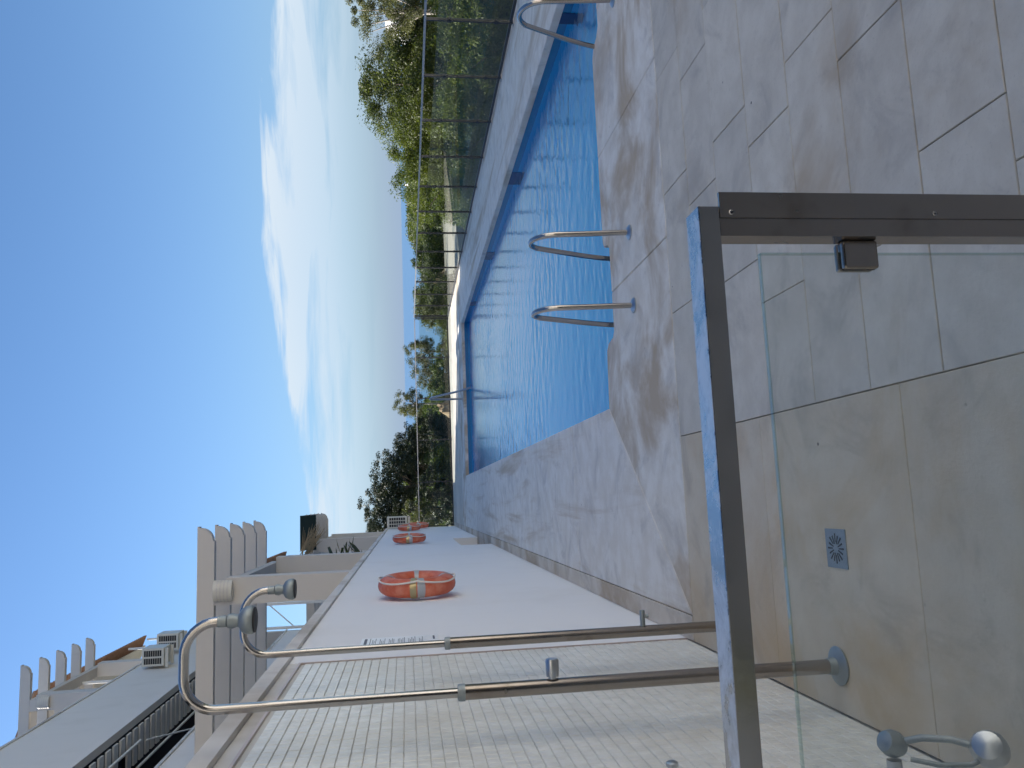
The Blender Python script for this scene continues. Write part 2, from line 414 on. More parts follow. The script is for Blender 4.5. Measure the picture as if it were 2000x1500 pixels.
def inset(poly, d):
    n = len(poly); out = []
    for i in range(n):
        p0, p1, p2 = Vector(poly[i-1]), Vector(poly[i]), Vector(poly[(i+1) % n])
        e1, e2 = (p1-p0).normalized(), (p2-p1).normalized()
        n1_, n2_ = Vector((-e1.y, e1.x)), Vector((-e2.y, e2.x))
        b = (n1_+n2_); k = max(0.3, 1+n1_.dot(n2_))
        out.append(tuple(p1+b*(d/k)))
    return out
def arc(c, r, a0, a1, n):
    return [(c[0]+r*math.cos(a0+(a1-a0)*i/n), c[1]+r*math.sin(a0+(a1-a0)*i/n)) for i in range(n+1)]
def thing(name, label, cat, loc=(0, 0, 0), group=None):
    o = bpy.data.objects.new(name, None); COL.objects.link(o); o.location = loc; o.empty_display_size = 0.1
    o['label'] = label; o['category'] = cat
    if group: o['group'] = group
    return o
def local(o, root):
    """keep a part built in world coordinates where it is while its thing's Empty stands at the thing's base"""
    o.location = -Vector(root.location)
    return o

# ------------------------------------------------------------------ terrain, sea, road
def terrain():
    n = 150
    gx = np.concatenate([np.linspace(-900, -60, 25), np.linspace(-56, 90, 74), np.linspace(96, 900, 51)])
    gy = np.concatenate([np.linspace(-60, 110, 86), np.linspace(114, 1200, 64)])
    X, Y = np.meshgrid(gx, gy)
    d = np.sqrt(X**2+Y**2); ang = np.arctan2(X, np.maximum(Y, 1))
    k = np.interp(ang, [-0.6, 0.06, 0.13, 0.17, 0.215, 0.32, 0.5], [0.020, 0.018, -0.02, -0.10, -0.10, 0.0035, 0.0055])
    Z = -2.1 + k*np.clip(d-38, 0, 190) + 0.18*np.sin(X*0.31)*np.cos(Y*0.27)*np.clip((d-20)/40, 0, 1)
    Z -= 0.12*np.maximum(d-430, 0)
    Z = np.where(k < 0, Z-0.09*np.maximum(d-228, 0), Z)
    V = np.stack([X, Y, Z], -1).reshape(-1, 3); w = len(gx); h = len(gy)
    idx = np.arange(w*h).reshape(h, w)
    Fq = np.stack([idx[:-1, :-1], idx[:-1, 1:], idx[1:, 1:], idx[1:, :-1]], -1).reshape(-1, 4)
    me = bpy.data.meshes.new('hillside'); me.from_pydata(V.tolist(), [], Fq.tolist()); me.update()
    me.polygons.foreach_set('use_smooth', [True]*len(me.polygons)); me.materials.append(M['hillside'])
    o = bpy.data.objects.new('hillside', me); COL.objects.link(o); o['kind'] = 'structure'
terrain()
sea = MB(); sea.v = [(-90000, -2000, -62), (90000, -2000, -62), (90000, 120000, -62), (-90000, 120000, -62)]; sea.f = [(0, 1, 2, 3)]
sea.build('sea', 'sea', kind='structure')
road = MB().prism([(9.5, 43.0), (15.5, 47.5), (21.5, 51.3), (27.5, 62.0), (22.2, 63.2), (17.7, 63.4), (8.0, 60.0)], -2.6, -1.72)
road.build('road', 'road', kind='structure')

def earth_bank():
    g = np.linspace(-1, 1, 26); X, Y = np.meshgrid(g, g); r = np.random.default_rng(3)
    Z = np.clip(1-X**2, 0, 1)*np.clip(1-Y**2, 0, 1)*(0.9+0.35*X)+0.03*r.normal(size=X.shape)
    V = np.stack([3.75+X*1.0+0.25*Y, 34.3+Y*1.3, -2.2+Z*2.55], -1).reshape(-1, 3); i = np.arange(X.size).reshape(X.shape)
    Fq = np.stack([i[:-1, :-1], i[:-1, 1:], i[1:, 1:], i[1:, :-1]], -1).reshape(-1, 4)
    me = bpy.data.meshes.new('earth_bank'); me.from_pydata(V.tolist(), [], Fq.tolist()); me.update()
    t = NT('tan_earth'); n = t.noise(5, 6, 0.7)
    me.materials.append(t.set(Base_Color=t.mix(n, (0.22, 0.15, 0.09), (0.42, 0.31, 0.20)), Roughness=0.95)); t.bump(n, 0.6, 0.06)
    o = bpy.data.objects.new('earth_bank', me); COL.objects.link(o); o['kind'] = 'structure'
earth_bank()
# ------------------------------------------------------------------ pool deck: dark bed, then every slab
WX = -0.87                       # face of the white wall
PL, PR, PN, PF = 0.67, 5.08, 6.42, 22.9      # pool opening
FX, FY = 6.72, 29.3             # right fence, far fence
deck = MB()
deck.box(WX, PL-0.03, -9.2, FY+0.25, -2.6, -0.03)
deck.box(PR+0.03, FX+0.3, -9.2, FY+0.25, -2.6, -0.03)
deck.box(PL-0.03, PR+0.03, -9.2, 6.12, -2.6, -0.03)
deck.box(PL-0.03, PR+0.03, PF+0.03, FY+0.25, -2.6, -0.03)
deck_o = deck.build('pool_deck', 'grout', kind='structure')
G = 0.0024
def slab(name, poly, mat, z1=0.0, z0=-0.03, bev=0.002, gap=G, parent=deck_o):
    o = MB().prism(inset(poly, gap), z0, z1 + random.uniform(-0.0012, 0.0012), bev).build(name, mat, parent)
    return o
def rect(x0, x1, y0, y1): return [(x0, y0), (x1, y0), (x1, y1), (x0, y1)]
TRX = 0.335
rows = [(4.755, 4.33, 2.625), (4.33, 3.92, 2.40), (3.92, 3.505, 1.83), (3.505, 3.09, 1.615), (3.09, 2.69, 1.81), (2.69, 2.29, 1.59),
        (2.29, 1.90, 1.05), (1.90, 1.50, 0.85), (1.50, 1.10, 1.3), (1.10, 0.70, 0.6), (0.70, 0.30, 1.0), (0.30, -0.1, 1.2)]
for y1, y0, xj in rows:
    L = 0.765
    xs = [TRX] + [x for x in [xj+L*k for k in range(-6, 9)] if TRX+0.08 < x < FX-0.1] + [FX+0.1]
    for a, b in zip(xs[:-1], xs[1:]): slab('paving_slab', rect(a, b, y0, y1), 'paving')
for y1, y0 in [(-0.1-k*1.1, -1.2-k*1.1) for k in range(8)]:
    for k in range(6): slab('paving_slab', rect(-0.87+k*1.26, -0.87+(k+1)*1.26, y0, y1), 'paving')
ty = [4.755, 3.63, 2.52, 1.41, 0.30, -0.1]
for y1, y0 in zip(ty[:-1], ty[1:]): slab('shower_tray_slab', rect(WX, TRX, y0, y1), 'tray')
# coping round the pool
cz0 = -0.085
SK = -0.722
slab('coping_slab', [(SK, 4.755), (1.595, 4.755), (1.595, 6.15), (1.285, 6.15), (1.245, 6.19), (1.225, 6.33), (1.17, 6.40), (1.0, 6.42), (PL+0.03, 6.44)], 'coping', z0=cz0, bev=0.006)
slab('coping_slab', [(1.595, 4.755), (2.80, 4.755), (2.80, 6.345), (2.06, 6.345), (2.015, 6.31), (1.995, 6.19), (1.955, 6.15), (1.595, 6.15)], 'coping', z0=cz0, bev=0.006)
slab('coping_slab', [(2.80, 4.755), (4.0, 4.755), (4.0, 6.11), (3.86, 6.11), (3.80, 6.17), (3.76, 6.30), (3.68, 6.345), (2.80, 6.345)], 'coping', z0=cz0, bev=0.006)
slab('coping_slab', [(4.0, 4.755), (FX+0.1, 4.755), (FX+0.1, 6.345), (PR-0.02, 6.345), (4.62, 6.345), (4.56, 6.30), (4.52, 6.15), (4.46, 6.11), (4.0, 6.11)], 'coping', z0=cz0, bev=0.006)
ys = [6.44, 7.95, 9.45, 10.95, 12.45, 13.95, 15.45, 16.95, 18.45, 19.95, 21.45, PF]
slab('coping_slab', [(SK, 4.755), (PL+0.03, 6.44), (PL+0.03, 7.95), (SK, 7.95)], 'coping_side', z0=cz0, bev=0.006)
for a, b in zip(ys[1:-1], ys[2:]): slab('coping_slab', rect(SK, PL+0.03, a, b), 'coping_side', z0=cz0, bev=0.006)
ysr = [6.345, 8.3, 10.3, 12.3, 14.3, 16.3, 18.3, 20.3, PF]
for a, b in zip(ysr[:-1], ysr[1:]): slab('coping_slab', rect(PR-0.02, FX+0.1, a, b), 'coping_side', z0=cz0, bev=0.006, gap=0.0008)
for a, b in ((SK, 0.7), (0.7, 2.2), (2.2, 3.7), (3.7, 5.06), (5.06, FX+0.1)):
    slab('coping_slab', rect(a, b, PF-0.01, 24.5), 'coping', z0=cz0, bev=0.006, gap=0.001)
for a, b in ((SK, 0.7), (0.7, 2.2), (2.2, 3.7), (3.7, 5.2), (5.2, FX+0.1)):
    for c, d in ((24.5, 26.1), (26.1, 27.7), (27.7, FY+0.2)): slab('paving_slab', rect(a, b, c, d), 'paving', gap=0.001)
for i in range(17):
    a = 4.755+i*1.5; b = min(a+1.5, FY+0.2)
    if b > a+0.1: slab('edge_strip_slab', rect(WX, SK, a, b), 'skirt', z1=0.002, gap=0.0025)

# pool basin and water
basin = MB()
BZ = -1.35
basin.v = []; basin.f = []
def quad(mb, *p):
    b = len(mb.v); mb.v += list(p); mb.f.append(tuple(range(b, b+4)))
x0, x1, y0, y1 = PL, PR, 6.12, PF
zt = -0.03
basin.box(x0, x1, y0, y1, BZ-0.1, BZ)
basin_o = basin.build('pool_basin', 'pool', kind='structure')
MB().box(x0-0.10, x0, y0-0.1, y1+0.1, BZ-0.1, -0.215).build('basin_wall', 'pool', basin_o); MB().box(x0-0.10, x0, y0-0.1, y1+0.1, -0.2145, -0.086).build('waterline_tiles', 'pool_wall', basin_o)
MB().box(x1, x1+0.10, y0-0.1, y1+0.1, BZ-0.1, -0.215).build('basin_wall', 'pool', basin_o); MB().box(x1, x1+0.10, y0-0.1, y1+0.1, -0.2145, -0.086).build('waterline_tiles', 'pool_wall', basin_o)
MB().box(x0+0.0005, x1-0.0005, y0-0.1, y0, BZ-0.1, -0.215).build('basin_wall', 'pool', basin_o); MB().box(x0+0.0005, x1-0.0005, y0-0.1, y0, -0.2145, -0.086).build('waterline_tiles', 'pool_wall', basin_o)
MB().box(x0+0.0005, x1-0.0005, y1, y1+0.1, BZ-0.1, -0.215).build('basin_wall', 'pool', basin_o); MB().box(x0+0.0005, x1-0.0005, y1, y1+0.1, -0.2145, -0.086).build('waterline_tiles', 'pool_wall', basin_o)
for a, b in ((7.82, 8.02), (12.05, 12.55), (16.18, 16.72), (20.42, 20.84)):
    MB().box(PR-0.006, PR+0.001, a, b, -0.9, -0.087).build('mosaic_band', 'pool_band', basin_o)
WZ = -0.175
def ripples():
    st = 0.019
    gx = np.linspace(x0+0.001, x1-0.001, int((x1-x0)/st)); gy = np.linspace(y0+0.001, y1-0.001, int((y1-y0)/st))
    X, Y = np.meshgrid(gx, gy); Z = np.zeros_like(X); r = np.random.default_rng(5)
    ph = 0.5*np.sin(X*1.3+0.7*np.sin(Y*0.9))+0.6*np.sin(Y*0.8+X*0.5+1)
    for i in range(60):
        lam = 0.062*(7.5**(r.random()**1.35)); a_ = math.pi/2+r.normal(0, 0.55)
        kx, ky = math.cos(a_)*2*math.pi/lam, math.sin(a_)*2*math.pi/lam
        Z += lam*0.00115*np.sin(kx*X+ky*Y+r.random()*6.28+ph*r.normal(0, 1.6))
    gust = 0.65+0.35*np.sin(X*0.9+1.0)*np.sin(Y*0.55+0.4)+0.2*np.sin(Y*1.7+X*1.1)
    Z = Z*gust+WZ
    V = np.stack([X, Y, Z], -1).reshape(-1, 3); idx = np.arange(X.size).reshape(X.shape)
    Fq = np.stack([idx[:-1, :-1], idx[:-1, 1:], idx[1:, 1:], idx[1:, :-1]], -1).reshape(-1, 4)
    me = bpy.data.meshes.new('pool_water'); n_ = len(Fq)
    me.vertices.add(len(V)); me.vertices.foreach_set('co', V.astype(np.float32).ravel())
    me.loops.add(n_*4); me.loops.foreach_set('vertex_index', Fq.astype(np.int32).ravel())
    me.polygons.add(n_); me.polygons.foreach_set('loop_start', np.arange(0, n_*4, 4, dtype=np.int32)); me.polygons.foreach_set('loop_total', np.full(n_, 4, dtype=np.int32))
    me.polygons.foreach_set('use_smooth', np.ones(n_, dtype=bool))
    me.update(); me.validate(); me.materials.append(M['water'])
    o = bpy.data.objects.new('pool_water', me); COL.objects.link(o); o['kind'] = 'structure'
ripples()

# ------------------------------------------------------------------ white garden wall with mosaic shower panel
YT = 4.88
ww = thing('boundary_wall', 'long white rendered wall with grey cap and low niche along the pool deck', 'wall', (-1.0, 17.0, 0))
w = MB()
WB = -1.10
w.box(WB, WX-0.0005, YT, 16.5, -0.5, 2.33); w.box(WB, WX-0.0005, 16.5, 19.7, 0.60, 2.33); w.box(WB, WX-0.0005, 19.7, 29.45, -0.5, 2.33)
local(w.build('rendered_face', 'white_wall', ww), ww)
nb = MB().box(-1.55, -1.50, 16.45, 19.75, 0.003, 0.65).box(-1.50, WB, 16.44, 16.498, 0.003, 0.65).box(-1.50, WB, 19.702, 19.76, 0.003, 0.65).box(-1.50, WB, 16.50, 19.70, 0.601, 0.65)
local(nb.build('niche_lining', 'beige_wall', ww), ww)
local(MB().box(-1.50, WX-0.001, 16.502, 19.698, -0.02, 0.006).build('niche_floor', 'skirt', ww), ww)
c0 = -0.6; k = 0
while c0 < 29.4:
    b = min(c0+2.6, 29.5)
    local(MB().prism(rect(WB-0.03, WX+0.025, c0+0.003, b-0.003), 2.333, 2.415, 0.008).build('cap_stone', 'wall_cap', ww), ww); c0 += 2.6
tw = thing('mosaic_wall', 'shower wall clad in small pale mosaic tiles behind the two showers', 'wall', (-1.0, 3.0, 0))
local(MB().box(WB, WX-0.008, -0.6, YT-0.001, -0.5, 2.331).build('wall_core', 'mosaic_grout', tw), tw)
local(MB().box(WX-0.007, WX+0.004, -0.6, YT-0.012, 2.262, 2.274).box(WX-0.007, WX+0.004, YT-0.012, YT-0.0005, 0.003, 2.274).build('trim_strip', 'trim', tw), tw)
local(MB().box(WX-0.0075, WX-0.002, -0.6, YT-0.0015, 2.276, 2.331).build('rendered_strip', 'wall_cap', tw), tw)
P_ = 0.0465; ts = 0.0438
ny_t = int((YT-0.02-1.2)/P_); nz_t = int(2.255/P_)
tile = MB().prism(rect(-ts/2, ts/2, -ts/2, ts/2), 0.0, 0.006, 0.0022)
# the tile's own frame: local z points out of the wall (+X)
tv = [(z, x, y) for x, y, z in tile.v]
tm = bpy.data.meshes.new('mosaic_tile'); tm.from_pydata(tv, [], tile.f); tm.update(); tm.materials.append(M['mosaic'])
cands = []
for i in range(ny_t):
    for j in range(nz_t):
        y = YT-0.018-P_*(i+0.5); z = 0.006+P_*(j+0.5)
        cands.append((y, z))
near = sorted([c for c in cands if 2.66 < c[0] < 3.1 and c[1] > 0.0], key=lambda c: c[0])[:300]
nset = set(near)
for y, z in near:
    o = bpy.data.objects.new('mosaic_tile', tm); COL.objects.link(o); o.parent = tw
    o.location = Vector((WX-0.008, y, z))-Vector(tw.location)
    o.rotation_euler = (random.uniform(-0.01, 0.01), random.uniform(-0.012, 0.012), random.uniform(-0.012, 0.012))
tv = np.array(tv); nV = len(tv)
rest = [c for c in cands if c not in nset]
allv = np.concatenate([tv+np.array([WX-0.008, y+random.uniform(-.0006, .0006), z+random.uniform(-.0006, .0006)])+np.array([random.uniform(0, .0012), 0, 0]) for y, z in rest])
allf = [tuple(q+nV*i for q in f) for i in range(len(rest)) for f in tile.f]
me = bpy.data.meshes.new('mosaic_tiles'); me.from_pydata(allv.tolist(), [], allf); me.update(); me.materials.append(M['mosaic'])
o = bpy.data.objects.new('mosaic_tiles', me); COL.objects.link(o); o.parent = tw; o['kind'] = 'stuff'; local(o, tw)

# ------------------------------------------------------------------ showers
def shower(y, label, mid_button):
    t = thing('pool_shower', label, 'shower', (-0.69, y, 0), 'pool showers by the mosaic wall')
    x = 0.0
    MB().lathe([(0.030, 0.0), (0.072, 0.001), (0.074, 0.008), (0.060, 0.016), (0.034, 0.022), (0.030, 0.05)], (x, 0, 0.001), seg=24).build('base_flange', 'lime', t, True)
    MB().tube([(x, 0, 0.01), (x, 0, 1.465)], 0.0275, 20).build('lower_pipe', 'steel_dull', t, True)
    MB().lathe([(0.026, 0), (0.0305, 0.001), (0.0305, 0.018), (0.029, 0.026), (0.020, 0.028)], (x, 0, 1.455), seg=20).build('collar', 'lime', t, True)
    pts = [(x, 0, 1.47), (x, 0, 1.9), (x, 0, 2.33)]
    R = 0.11
    for i in range(1, 9):
        a = math.pi/2*i/8; pts.append((x+R-R*math.cos(a), 0, 2.33+R*math.sin(a)))
    pts.append((x+0.19, 0, 2.44))
    for i in range(1, 9):
        a = math.pi/2*i/8; pts.append((x+0.19+R*math.sin(a), 0, 2.44-R+R*math.cos(a)))
    pts.append((x+0.30, 0, 2.315))
    MB().tube(pts, 0.0175, 18).build('swan_neck', 'steel', t, True)
    h = MB().lathe([(0.020, 0), (0.0205, -0.03), (0.016, -0.031), (0.024, -0.034), (0.027, -0.05), (0.021, -0.066), (0.023, -0.072), (0.040, -0.082), (0.049, -0.10), (0.050, -0.118), (0.046, -0.124)], (x+0.30, 0, 2.325), seg=24)
    hd = h.build('shower_head', 'lime', t, True)
    MB().lathe([(0.0445, 0), (0.0445, -0.004), (0.038, -0.006)], (x+0.30, 0, 2.2005), seg=24).build('spray_face', 'black', hd, True)
    if mid_button:
        b = MB().lathe([(0.014, 0.026), (0.014, 0.034), (0.0235, 0.035), (0.0245, 0.05), (0.0245, 0.092), (0.021, 0.098)], (x, 0, 1.13), (1, 0, 0), 20)
        b.build('push_button', 'chrome', t, True)
    tp = MB().lathe([(0.013, 0.024), (0.013, 0.10), (0.011, 0.103)], (x, 0, 0.475), (1, 0, 0), 14)
    tp.tube([(x+0.072, 0, 0.475), (x+0.074, -0.004, 0.445)], [0.007, 0.009], 10)
    tp.build('foot_tap', 'lime', t, True)
    return t
shower(3.09, 'nearer steel pool shower with a round push button halfway up its pipe', True)
shower(4.15, 'farther steel pool shower with a foot tap near the ground and no push button', False)
# wash tap low on the mosaic wall
t = thing('wash_tap', 'scaled chrome wash tap seen through the railing glass in the corner', 'tap', (WX, 1.95, 0.42))
MB().lathe([(0.045, 0.0), (0.045, 0.006), (0.018, 0.012), (0.018, 0.20)], (0, 0.02, 0.06), (1, 0, 0), 18).build('wall_pipe', 'chrome', t, True)
MB().lathe([(0.010, -0.032), (0.024, -0.026), (0.032, -0.008), (0.032, 0.008), (0.024, 0.026), (0.010, 0.032)], (0.235, 0.03, 0.055), (0.35, -0.2, 0.9), 20).build('valve_body', 'lime', t, True)
MB().lathe([(0.012, -0.040), (0.032, -0.034), (0.042, -0.010), (0.042, 0.010), (0.032, 0.034), (0.012, 0.040)], (0.245, -0.10, -0.11), (0.5, -0.6, 0.6), 20).build('hand_knob', 'chrome', t, True)
MB().tube([(0.24, 0.02, 0.04), (0.255, -0.01, 0.0), (0.258, -0.05, -0.05), (0.248, -0.085, -0.09)], 0.0085, 12).build('curved_bar', 'lime', t, True)
MB().tube([(0.222, -0.05, 0.06), (0.215, -0.085, 0.01), (0.215, -0.10, -0.06), (0.235, -0.11, -0.10)], 0.006, 12).build('curved_bar', 'lime', t, True)
t = MB().lathe([(0.014, 0), (0.014, 0.008), (0.020, 0.010), (0.020, 0.020), (0.014, 0.024)], (WX-0.002, 2.655, 0.83), (1, 0, 0), 16).build('wall_button', 'chrome', None, True)
t['label'] = 'small chrome button on the mosaic wall at the photo edge'; t['category'] = 'button'
# floor drain
dr = thing('floor_drain', 'small square steel drain grate set in the shower floor', 'drain', (-0.24, 3.03, 0))
MB().box(-0.075, 0.075, -0.075, 0.075, -0.012, 0.0035).build('frame_plate', 'lime', dr)
for k in range(16):
    a = 2*math.pi*k/16; r0, r1 = (0.018, 0.052) if k % 2 else (0.024, 0.058)
    d = Vector((math.cos(a), math.sin(a), 0)); n_ = Vector((-d.y, d.x, 0))*0.0035
    q = MB(); q.v = [tuple(d*r0-n_*0.6+Vector((0, 0, 0.0048))), tuple(d*r1-n_+Vector((0, 0, 0.0048))), tuple(d*r1+n_+Vector((0, 0, 0.0048))), tuple(d*r0+n_*0.6+Vector((0, 0, 0.0048)))]
    q.v += [(x, y, 0.003) for x, y, z in q.v]; q.f = [(0, 1, 2, 3), (7, 6, 5, 4), (0, 4, 5, 1), (1, 5, 6, 2), (2, 6, 7, 3), (3, 7, 4, 0)]
    q.build('slot', 'black', dr)

# ------------------------------------------------------------------ railing with glass close to the camera
rl = thing('glass_railing', 'brushed steel handrail with end post and clear glass pane close to the viewer', 'railing', (0.48, 1.37, 0))
def rpart(mb, name, mat, par=None, smooth=False):
    o = mb.build(name, mat, rl, smooth); local(o, rl)
    return o
def rbox(x0, x1, y0, y1, z0, z1, r):
    """box with its long edges (along X) rounded"""
    m = MB(); pr = []
    for cx, cz, a in ((y1-r, z1-r, 0), (y0+r, z1-r, 1), (y0+r, z0+r, 2), (y1-r, z0+r, 3)):
        pr += arc((cx, cz), r, a*math.pi/2, (a+1)*math.pi/2, 3)
    n = len(pr)
    m.v = [(x0, a, b) for a, b in pr]+[(x1, a, b) for a, b in pr]
    for i in range(n): m.f.append((i, (i+1) % n, n+(i+1) % n, n+i))
    m.f.append(tuple(reversed(range(n)))); m.f.append(tuple(range(n, 2*n)))
    return m
hr = rpart(rbox(-0.86, 0.508, 1.348, 1.412, 1.080, 1.120, 0.002), 'handrail', 'rail_steel')
rpart(MB().box(0.487, 0.535, 1.3465, 1.353, 0.0, 1.0795), 'post_plate', 'steel_dull')
pp = rpart(MB().box(0.4535, 0.4865, 1.3495, 1.397, 0.0, 1.0795), 'post', 'steel_dull')
for z in (1.058, 0.66, 0.26):
    s_ = MB().lathe([(0.0048, 0.0), (0.0052, 0.0008), (0.0040, 0.0016), (0.0034, 0.0013)], (0.4925+0.004, 1.3464, z), (0, -1, 0), 18).build('screw', 'rail_steel', rl, True); local(s_, rl)
    s2 = MB().lathe([(0.0016, 0.0), (0.0016, 0.0006)], (0.4925+0.004, 1.3451, z), (0, -1, 0), 8).build('screw_socket', 'black', rl); local(s2, rl)
gp = rpart(MB().box(-0.86, 0.432, 1.386, 1.394, 0.09, 0.992), 'glass_pane', 'rail_glass')
rpart(MB().box(-0.86, 0.432, 1.3855, 1.3945, 0.9905, 0.9935).box(0.4305, 0.4335, 1.3855, 1.3945, 0.09, 0.9903), 'glass_edge', 'glass_edge')
for z in (0.80, 0.22):
    c = MB()
    c.box(0.400, 0.4532, 1.372, 1.3852, z-0.035, z+0.035)
    c.box(0.400, 0.4532, 1.3952, 1.407, z-0.035, z+0.035)
    c.box(0.4345, 0.4532, 1.3853, 1.3951, z-0.034, z+0.034)
    co = c.build('glass_clamp', 'steel_dull', rl); local(co, rl)
    bv = co.modifiers.new('bevel', 'BEVEL'); bv.width = 0.004; bv.segments = 2
    g = MB().box(0.3995, 0.434, 1.3853, 1.3857, z-0.033, z+0.033).build('rubber_gasket', 'black', rl); local(g, rl)

# ------------------------------------------------------------------ pool ladders
def ladder_pts(x, bx, by, flip=1, top=0.69, depth=0.8):
    prof = [(0, 0.0), (0.035, 0.30), (0.055, 0.52)]
    cx, cz, R = 0.235, 0.52, 0.175
    prof += [(cx-R*math.cos(a)*1.0, cz+R*math.sin(a)) for a in [math.pi*i/10*0.86 for i in range(1, 11)]]
    prof += [(0.55, 0.27), (0.62, 0.10), (0.655, -0.02), (0.67, -0.16), (0.67, -depth)]
    return [(x, by+flip*a, b) for a, b in prof]
def smooth_path(p, n=4):
    p = [Vector(q) for q in p]; out = []
    for i in range(len(p)-1):
        a, b, c, d = p[max(i-1, 0)], p[i], p[i+1], p[min(i+2, len(p)-1)]
        for k in range(n):
            t_ = k/n
            out.append(0.5*((2*b)+(c-a)*t_+(2*a-5*b+4*c-d)*t_**2+(3*b-a-3*c+d)*t_**3))
    out.append(p[-1]); return out
def ladder(xa, xb, by, label, flip=1):
    t = thing('pool_ladder', label, 'pool ladder', ((xa+xb)/2, by, 0), 'steel pool ladders')
    for x in (xa, xb):
        o = MB().tube(smooth_path(ladder_pts(x, x, by, flip)), 0.0205, 16).build('side_rail', 'steel', t, True); local(o, t)
        f = MB().lathe([(0.021, 0.0), (0.056, 0.0005), (0.056, 0.006), (0.048, 0.013), (0.030, 0.022), (0.0215, 0.024)], (x, by, 0.001), seg=24).build('floor_flange', 'chrome', t, True); local(f, t)
    for z in (-0.34, -0.62):
        s_ = MB().box(xa+0.02, xb-0.02, by+flip*0.67-0.04, by+flip*0.67+0.04, z-0.015, z+0.015).build('step', 'steel', t); local(s_, t)
ladder(1.345, 1.89, 5.55, 'pool ladder with two steel hoops in the notch of the near pool edge')
ladder(3.76, 4.30, 5.60, 'pool ladder hoop at the right end of the near pool edge, cut by the frame')
# far entry rail: a single sloping handrail
t = thing('pool_handrail', 'thin steel rail sloping down into the water at the far pool edge', 'handrail', (2.92, 23.35, 0))
local(MB().tube([(2.92, 23.3, 0.001), (2.92, 23.3, 0.88), (2.93, 23.27, 0.93), (2.955, 23.2, 0.92), (3.10, 22.83, 0.05), (3.22, 22.5, -0.45)], 0.030, 10).build('rail', 'fence_rail', t, True), t)
local(MB().lathe([(0.022, 0), (0.05, 0.001), (0.05, 0.008), (0.022, 0.02)], (2.92, 23.3, 0.002), seg=14).build('floor_flange', 'chrome', t, True), t)

# ------------------------------------------------------------------ glass fences
def fence(label, along, fixed, posts, loc, ztop=1.27):
    t = thing('glass_fence', label, 'fence', loc)
    def P(a0, a1, b0, b1, z0, z1, name, mat):
        m = MB().box(fixed+b0, fixed+b1, a0, a1, z0, z1) if along == 'y' else MB().box(a0, a1, fixed+b0, fixed+b1, z0, z1)
        return local(m.build(name, mat, t), t)
    P(posts[0], posts[-1], -0.022, 0.022, ztop-0.03, ztop, 'top_rail', 'fence_rail')
    P(posts[0], posts[-1], -0.014, 0.014, 0.022, 0.062, 'bottom_rail', 'fence_dark')
    for p in posts:
        po = P(p-0.016, p+0.016, -0.021, 0.021, 0.012, ztop-0.031, 'post', 'fence_dark')
        P(p-0.05, p+0.05, -0.05, 0.05, 0.0015, 0.011, 'foot_plate', 'fence_rail')
        for z in (0.25, 0.92):
            P(p-0.042, p-0.0165, -0.018, 0.018, z-0.025, z+0.025, 'clamp', 'fence_dark')
            P(p+0.0165, p+0.042, -0.018, 0.018, z-0.025, z+0.025, 'clamp', 'fence_dark')
    for a, b in zip(posts[:-1], posts[1:]):
        P(a+0.022, b-0.022, -0.004, 0.004, 0.065, 1.08, 'glass_pane', 'fence_glass')
posts = [10.62+1.535*k for k in range(-3, 13)]
posts = [p for p in posts if p < 29.2] + [29.27]
fence('long green tinted glass fence with steel rail right of the pool', 'y', FX, posts, (FX, 17, 0))
fence('short dark glass fence with steel rail closing the far end of the deck', 'x', FY+0.03, [-0.83, 0.72, 2.22, 3.73, 5.22, 6.67], (2.9, FY, 0), 1.255)

# ------------------------------------------------------------------ life rings, notice, niche, air conditioner
def life_ring(y, z, label):
    t = thing('life_ring', label, 'life ring', (WX+0.03, y, z-0.36), 'orange life rings on the white wall')
    t.rotation_euler = (0, 0, -0.05)         # hangs loosely, its far side standing off the wall
    o = (0.09, 0, 0.36); Rm, rm = 0.27, 0.09
    MB().torus(o, Rm, rm, seg=48, sec=16, squash=0.95).build('ring', 'orange', t, True)
    for a in (0.0, math.pi/2, math.pi+0.10, math.pi*1.5):
        MB().torus(o, Rm, rm*1.02, seg=5, sec=16, a0=a-0.10, a1=a+0.10, squash=0.96).build('reflective_band', 'ring_band', t, True)
    pts = []
    for i in range(65):
        a = 2*math.pi*i/64; sag = 0.018*abs(math.sin(2*a))
        pts.append((o[0]+0.075-0.028*abs(math.sin(2*a)), (Rm+rm*0.9+sag)*math.cos(a), 0.36+(Rm+rm*0.9+sag)*math.sin(a)))
    MB().tube(pts, 0.0085, 8).build('grab_rope', 'rope', t, True)
    MB().torus(o, Rm, rm*1.06, seg=4, sec=16, a0=math.pi-0.19, a1=math.pi-0.03, squash=0.98).build('holder_strap', 'brass', t, True)
    MB().box(0.0, 0.05, -Rm-0.03, -Rm+0.03, 0.36-0.02, 0.36+0.05).build('wall_hook', 'ring_band', t)
    MB().box(0.0, 0.14, -0.05, 0.03, 0.36+0.02, 0.36+0.075).build('holder_block', 'dark_red', t)
life_ring(7.86, 1.575, 'nearest orange life ring with white rope on the white wall')
life_ring(18.1, 1.62, 'middle orange life ring with white rope, above the low wall niche')
life_ring(26.0, 1.60, 'orange life ring partly hidden behind the air conditioner at the far wall end')
life_ring(28.1, 1.30, 'farthest orange life ring beside the glass fence')
t = thing('notice_board', 'white printed pool rules notice on the white wall behind the farther shower', 'notice', (WX, 5.38, 1.47))
MB().box(0.0015, 0.006, -0.19, 0.19, 0.0, 0.49).build('sheet', 'paper', t)
ln = MB(); z = 0.462
def hbar(y0, y1, z0, z1): ln.box(0.0058, 0.0068, y0, y1, z0, z1)
hbar(-0.15, -0.11, 0.445, 0.475); hbar(-0.09, 0.16, 0.452, 0.470); hbar(-0.17, 0.17, 0.430, 0.434)
rr = random.Random(3); zz = 0.415
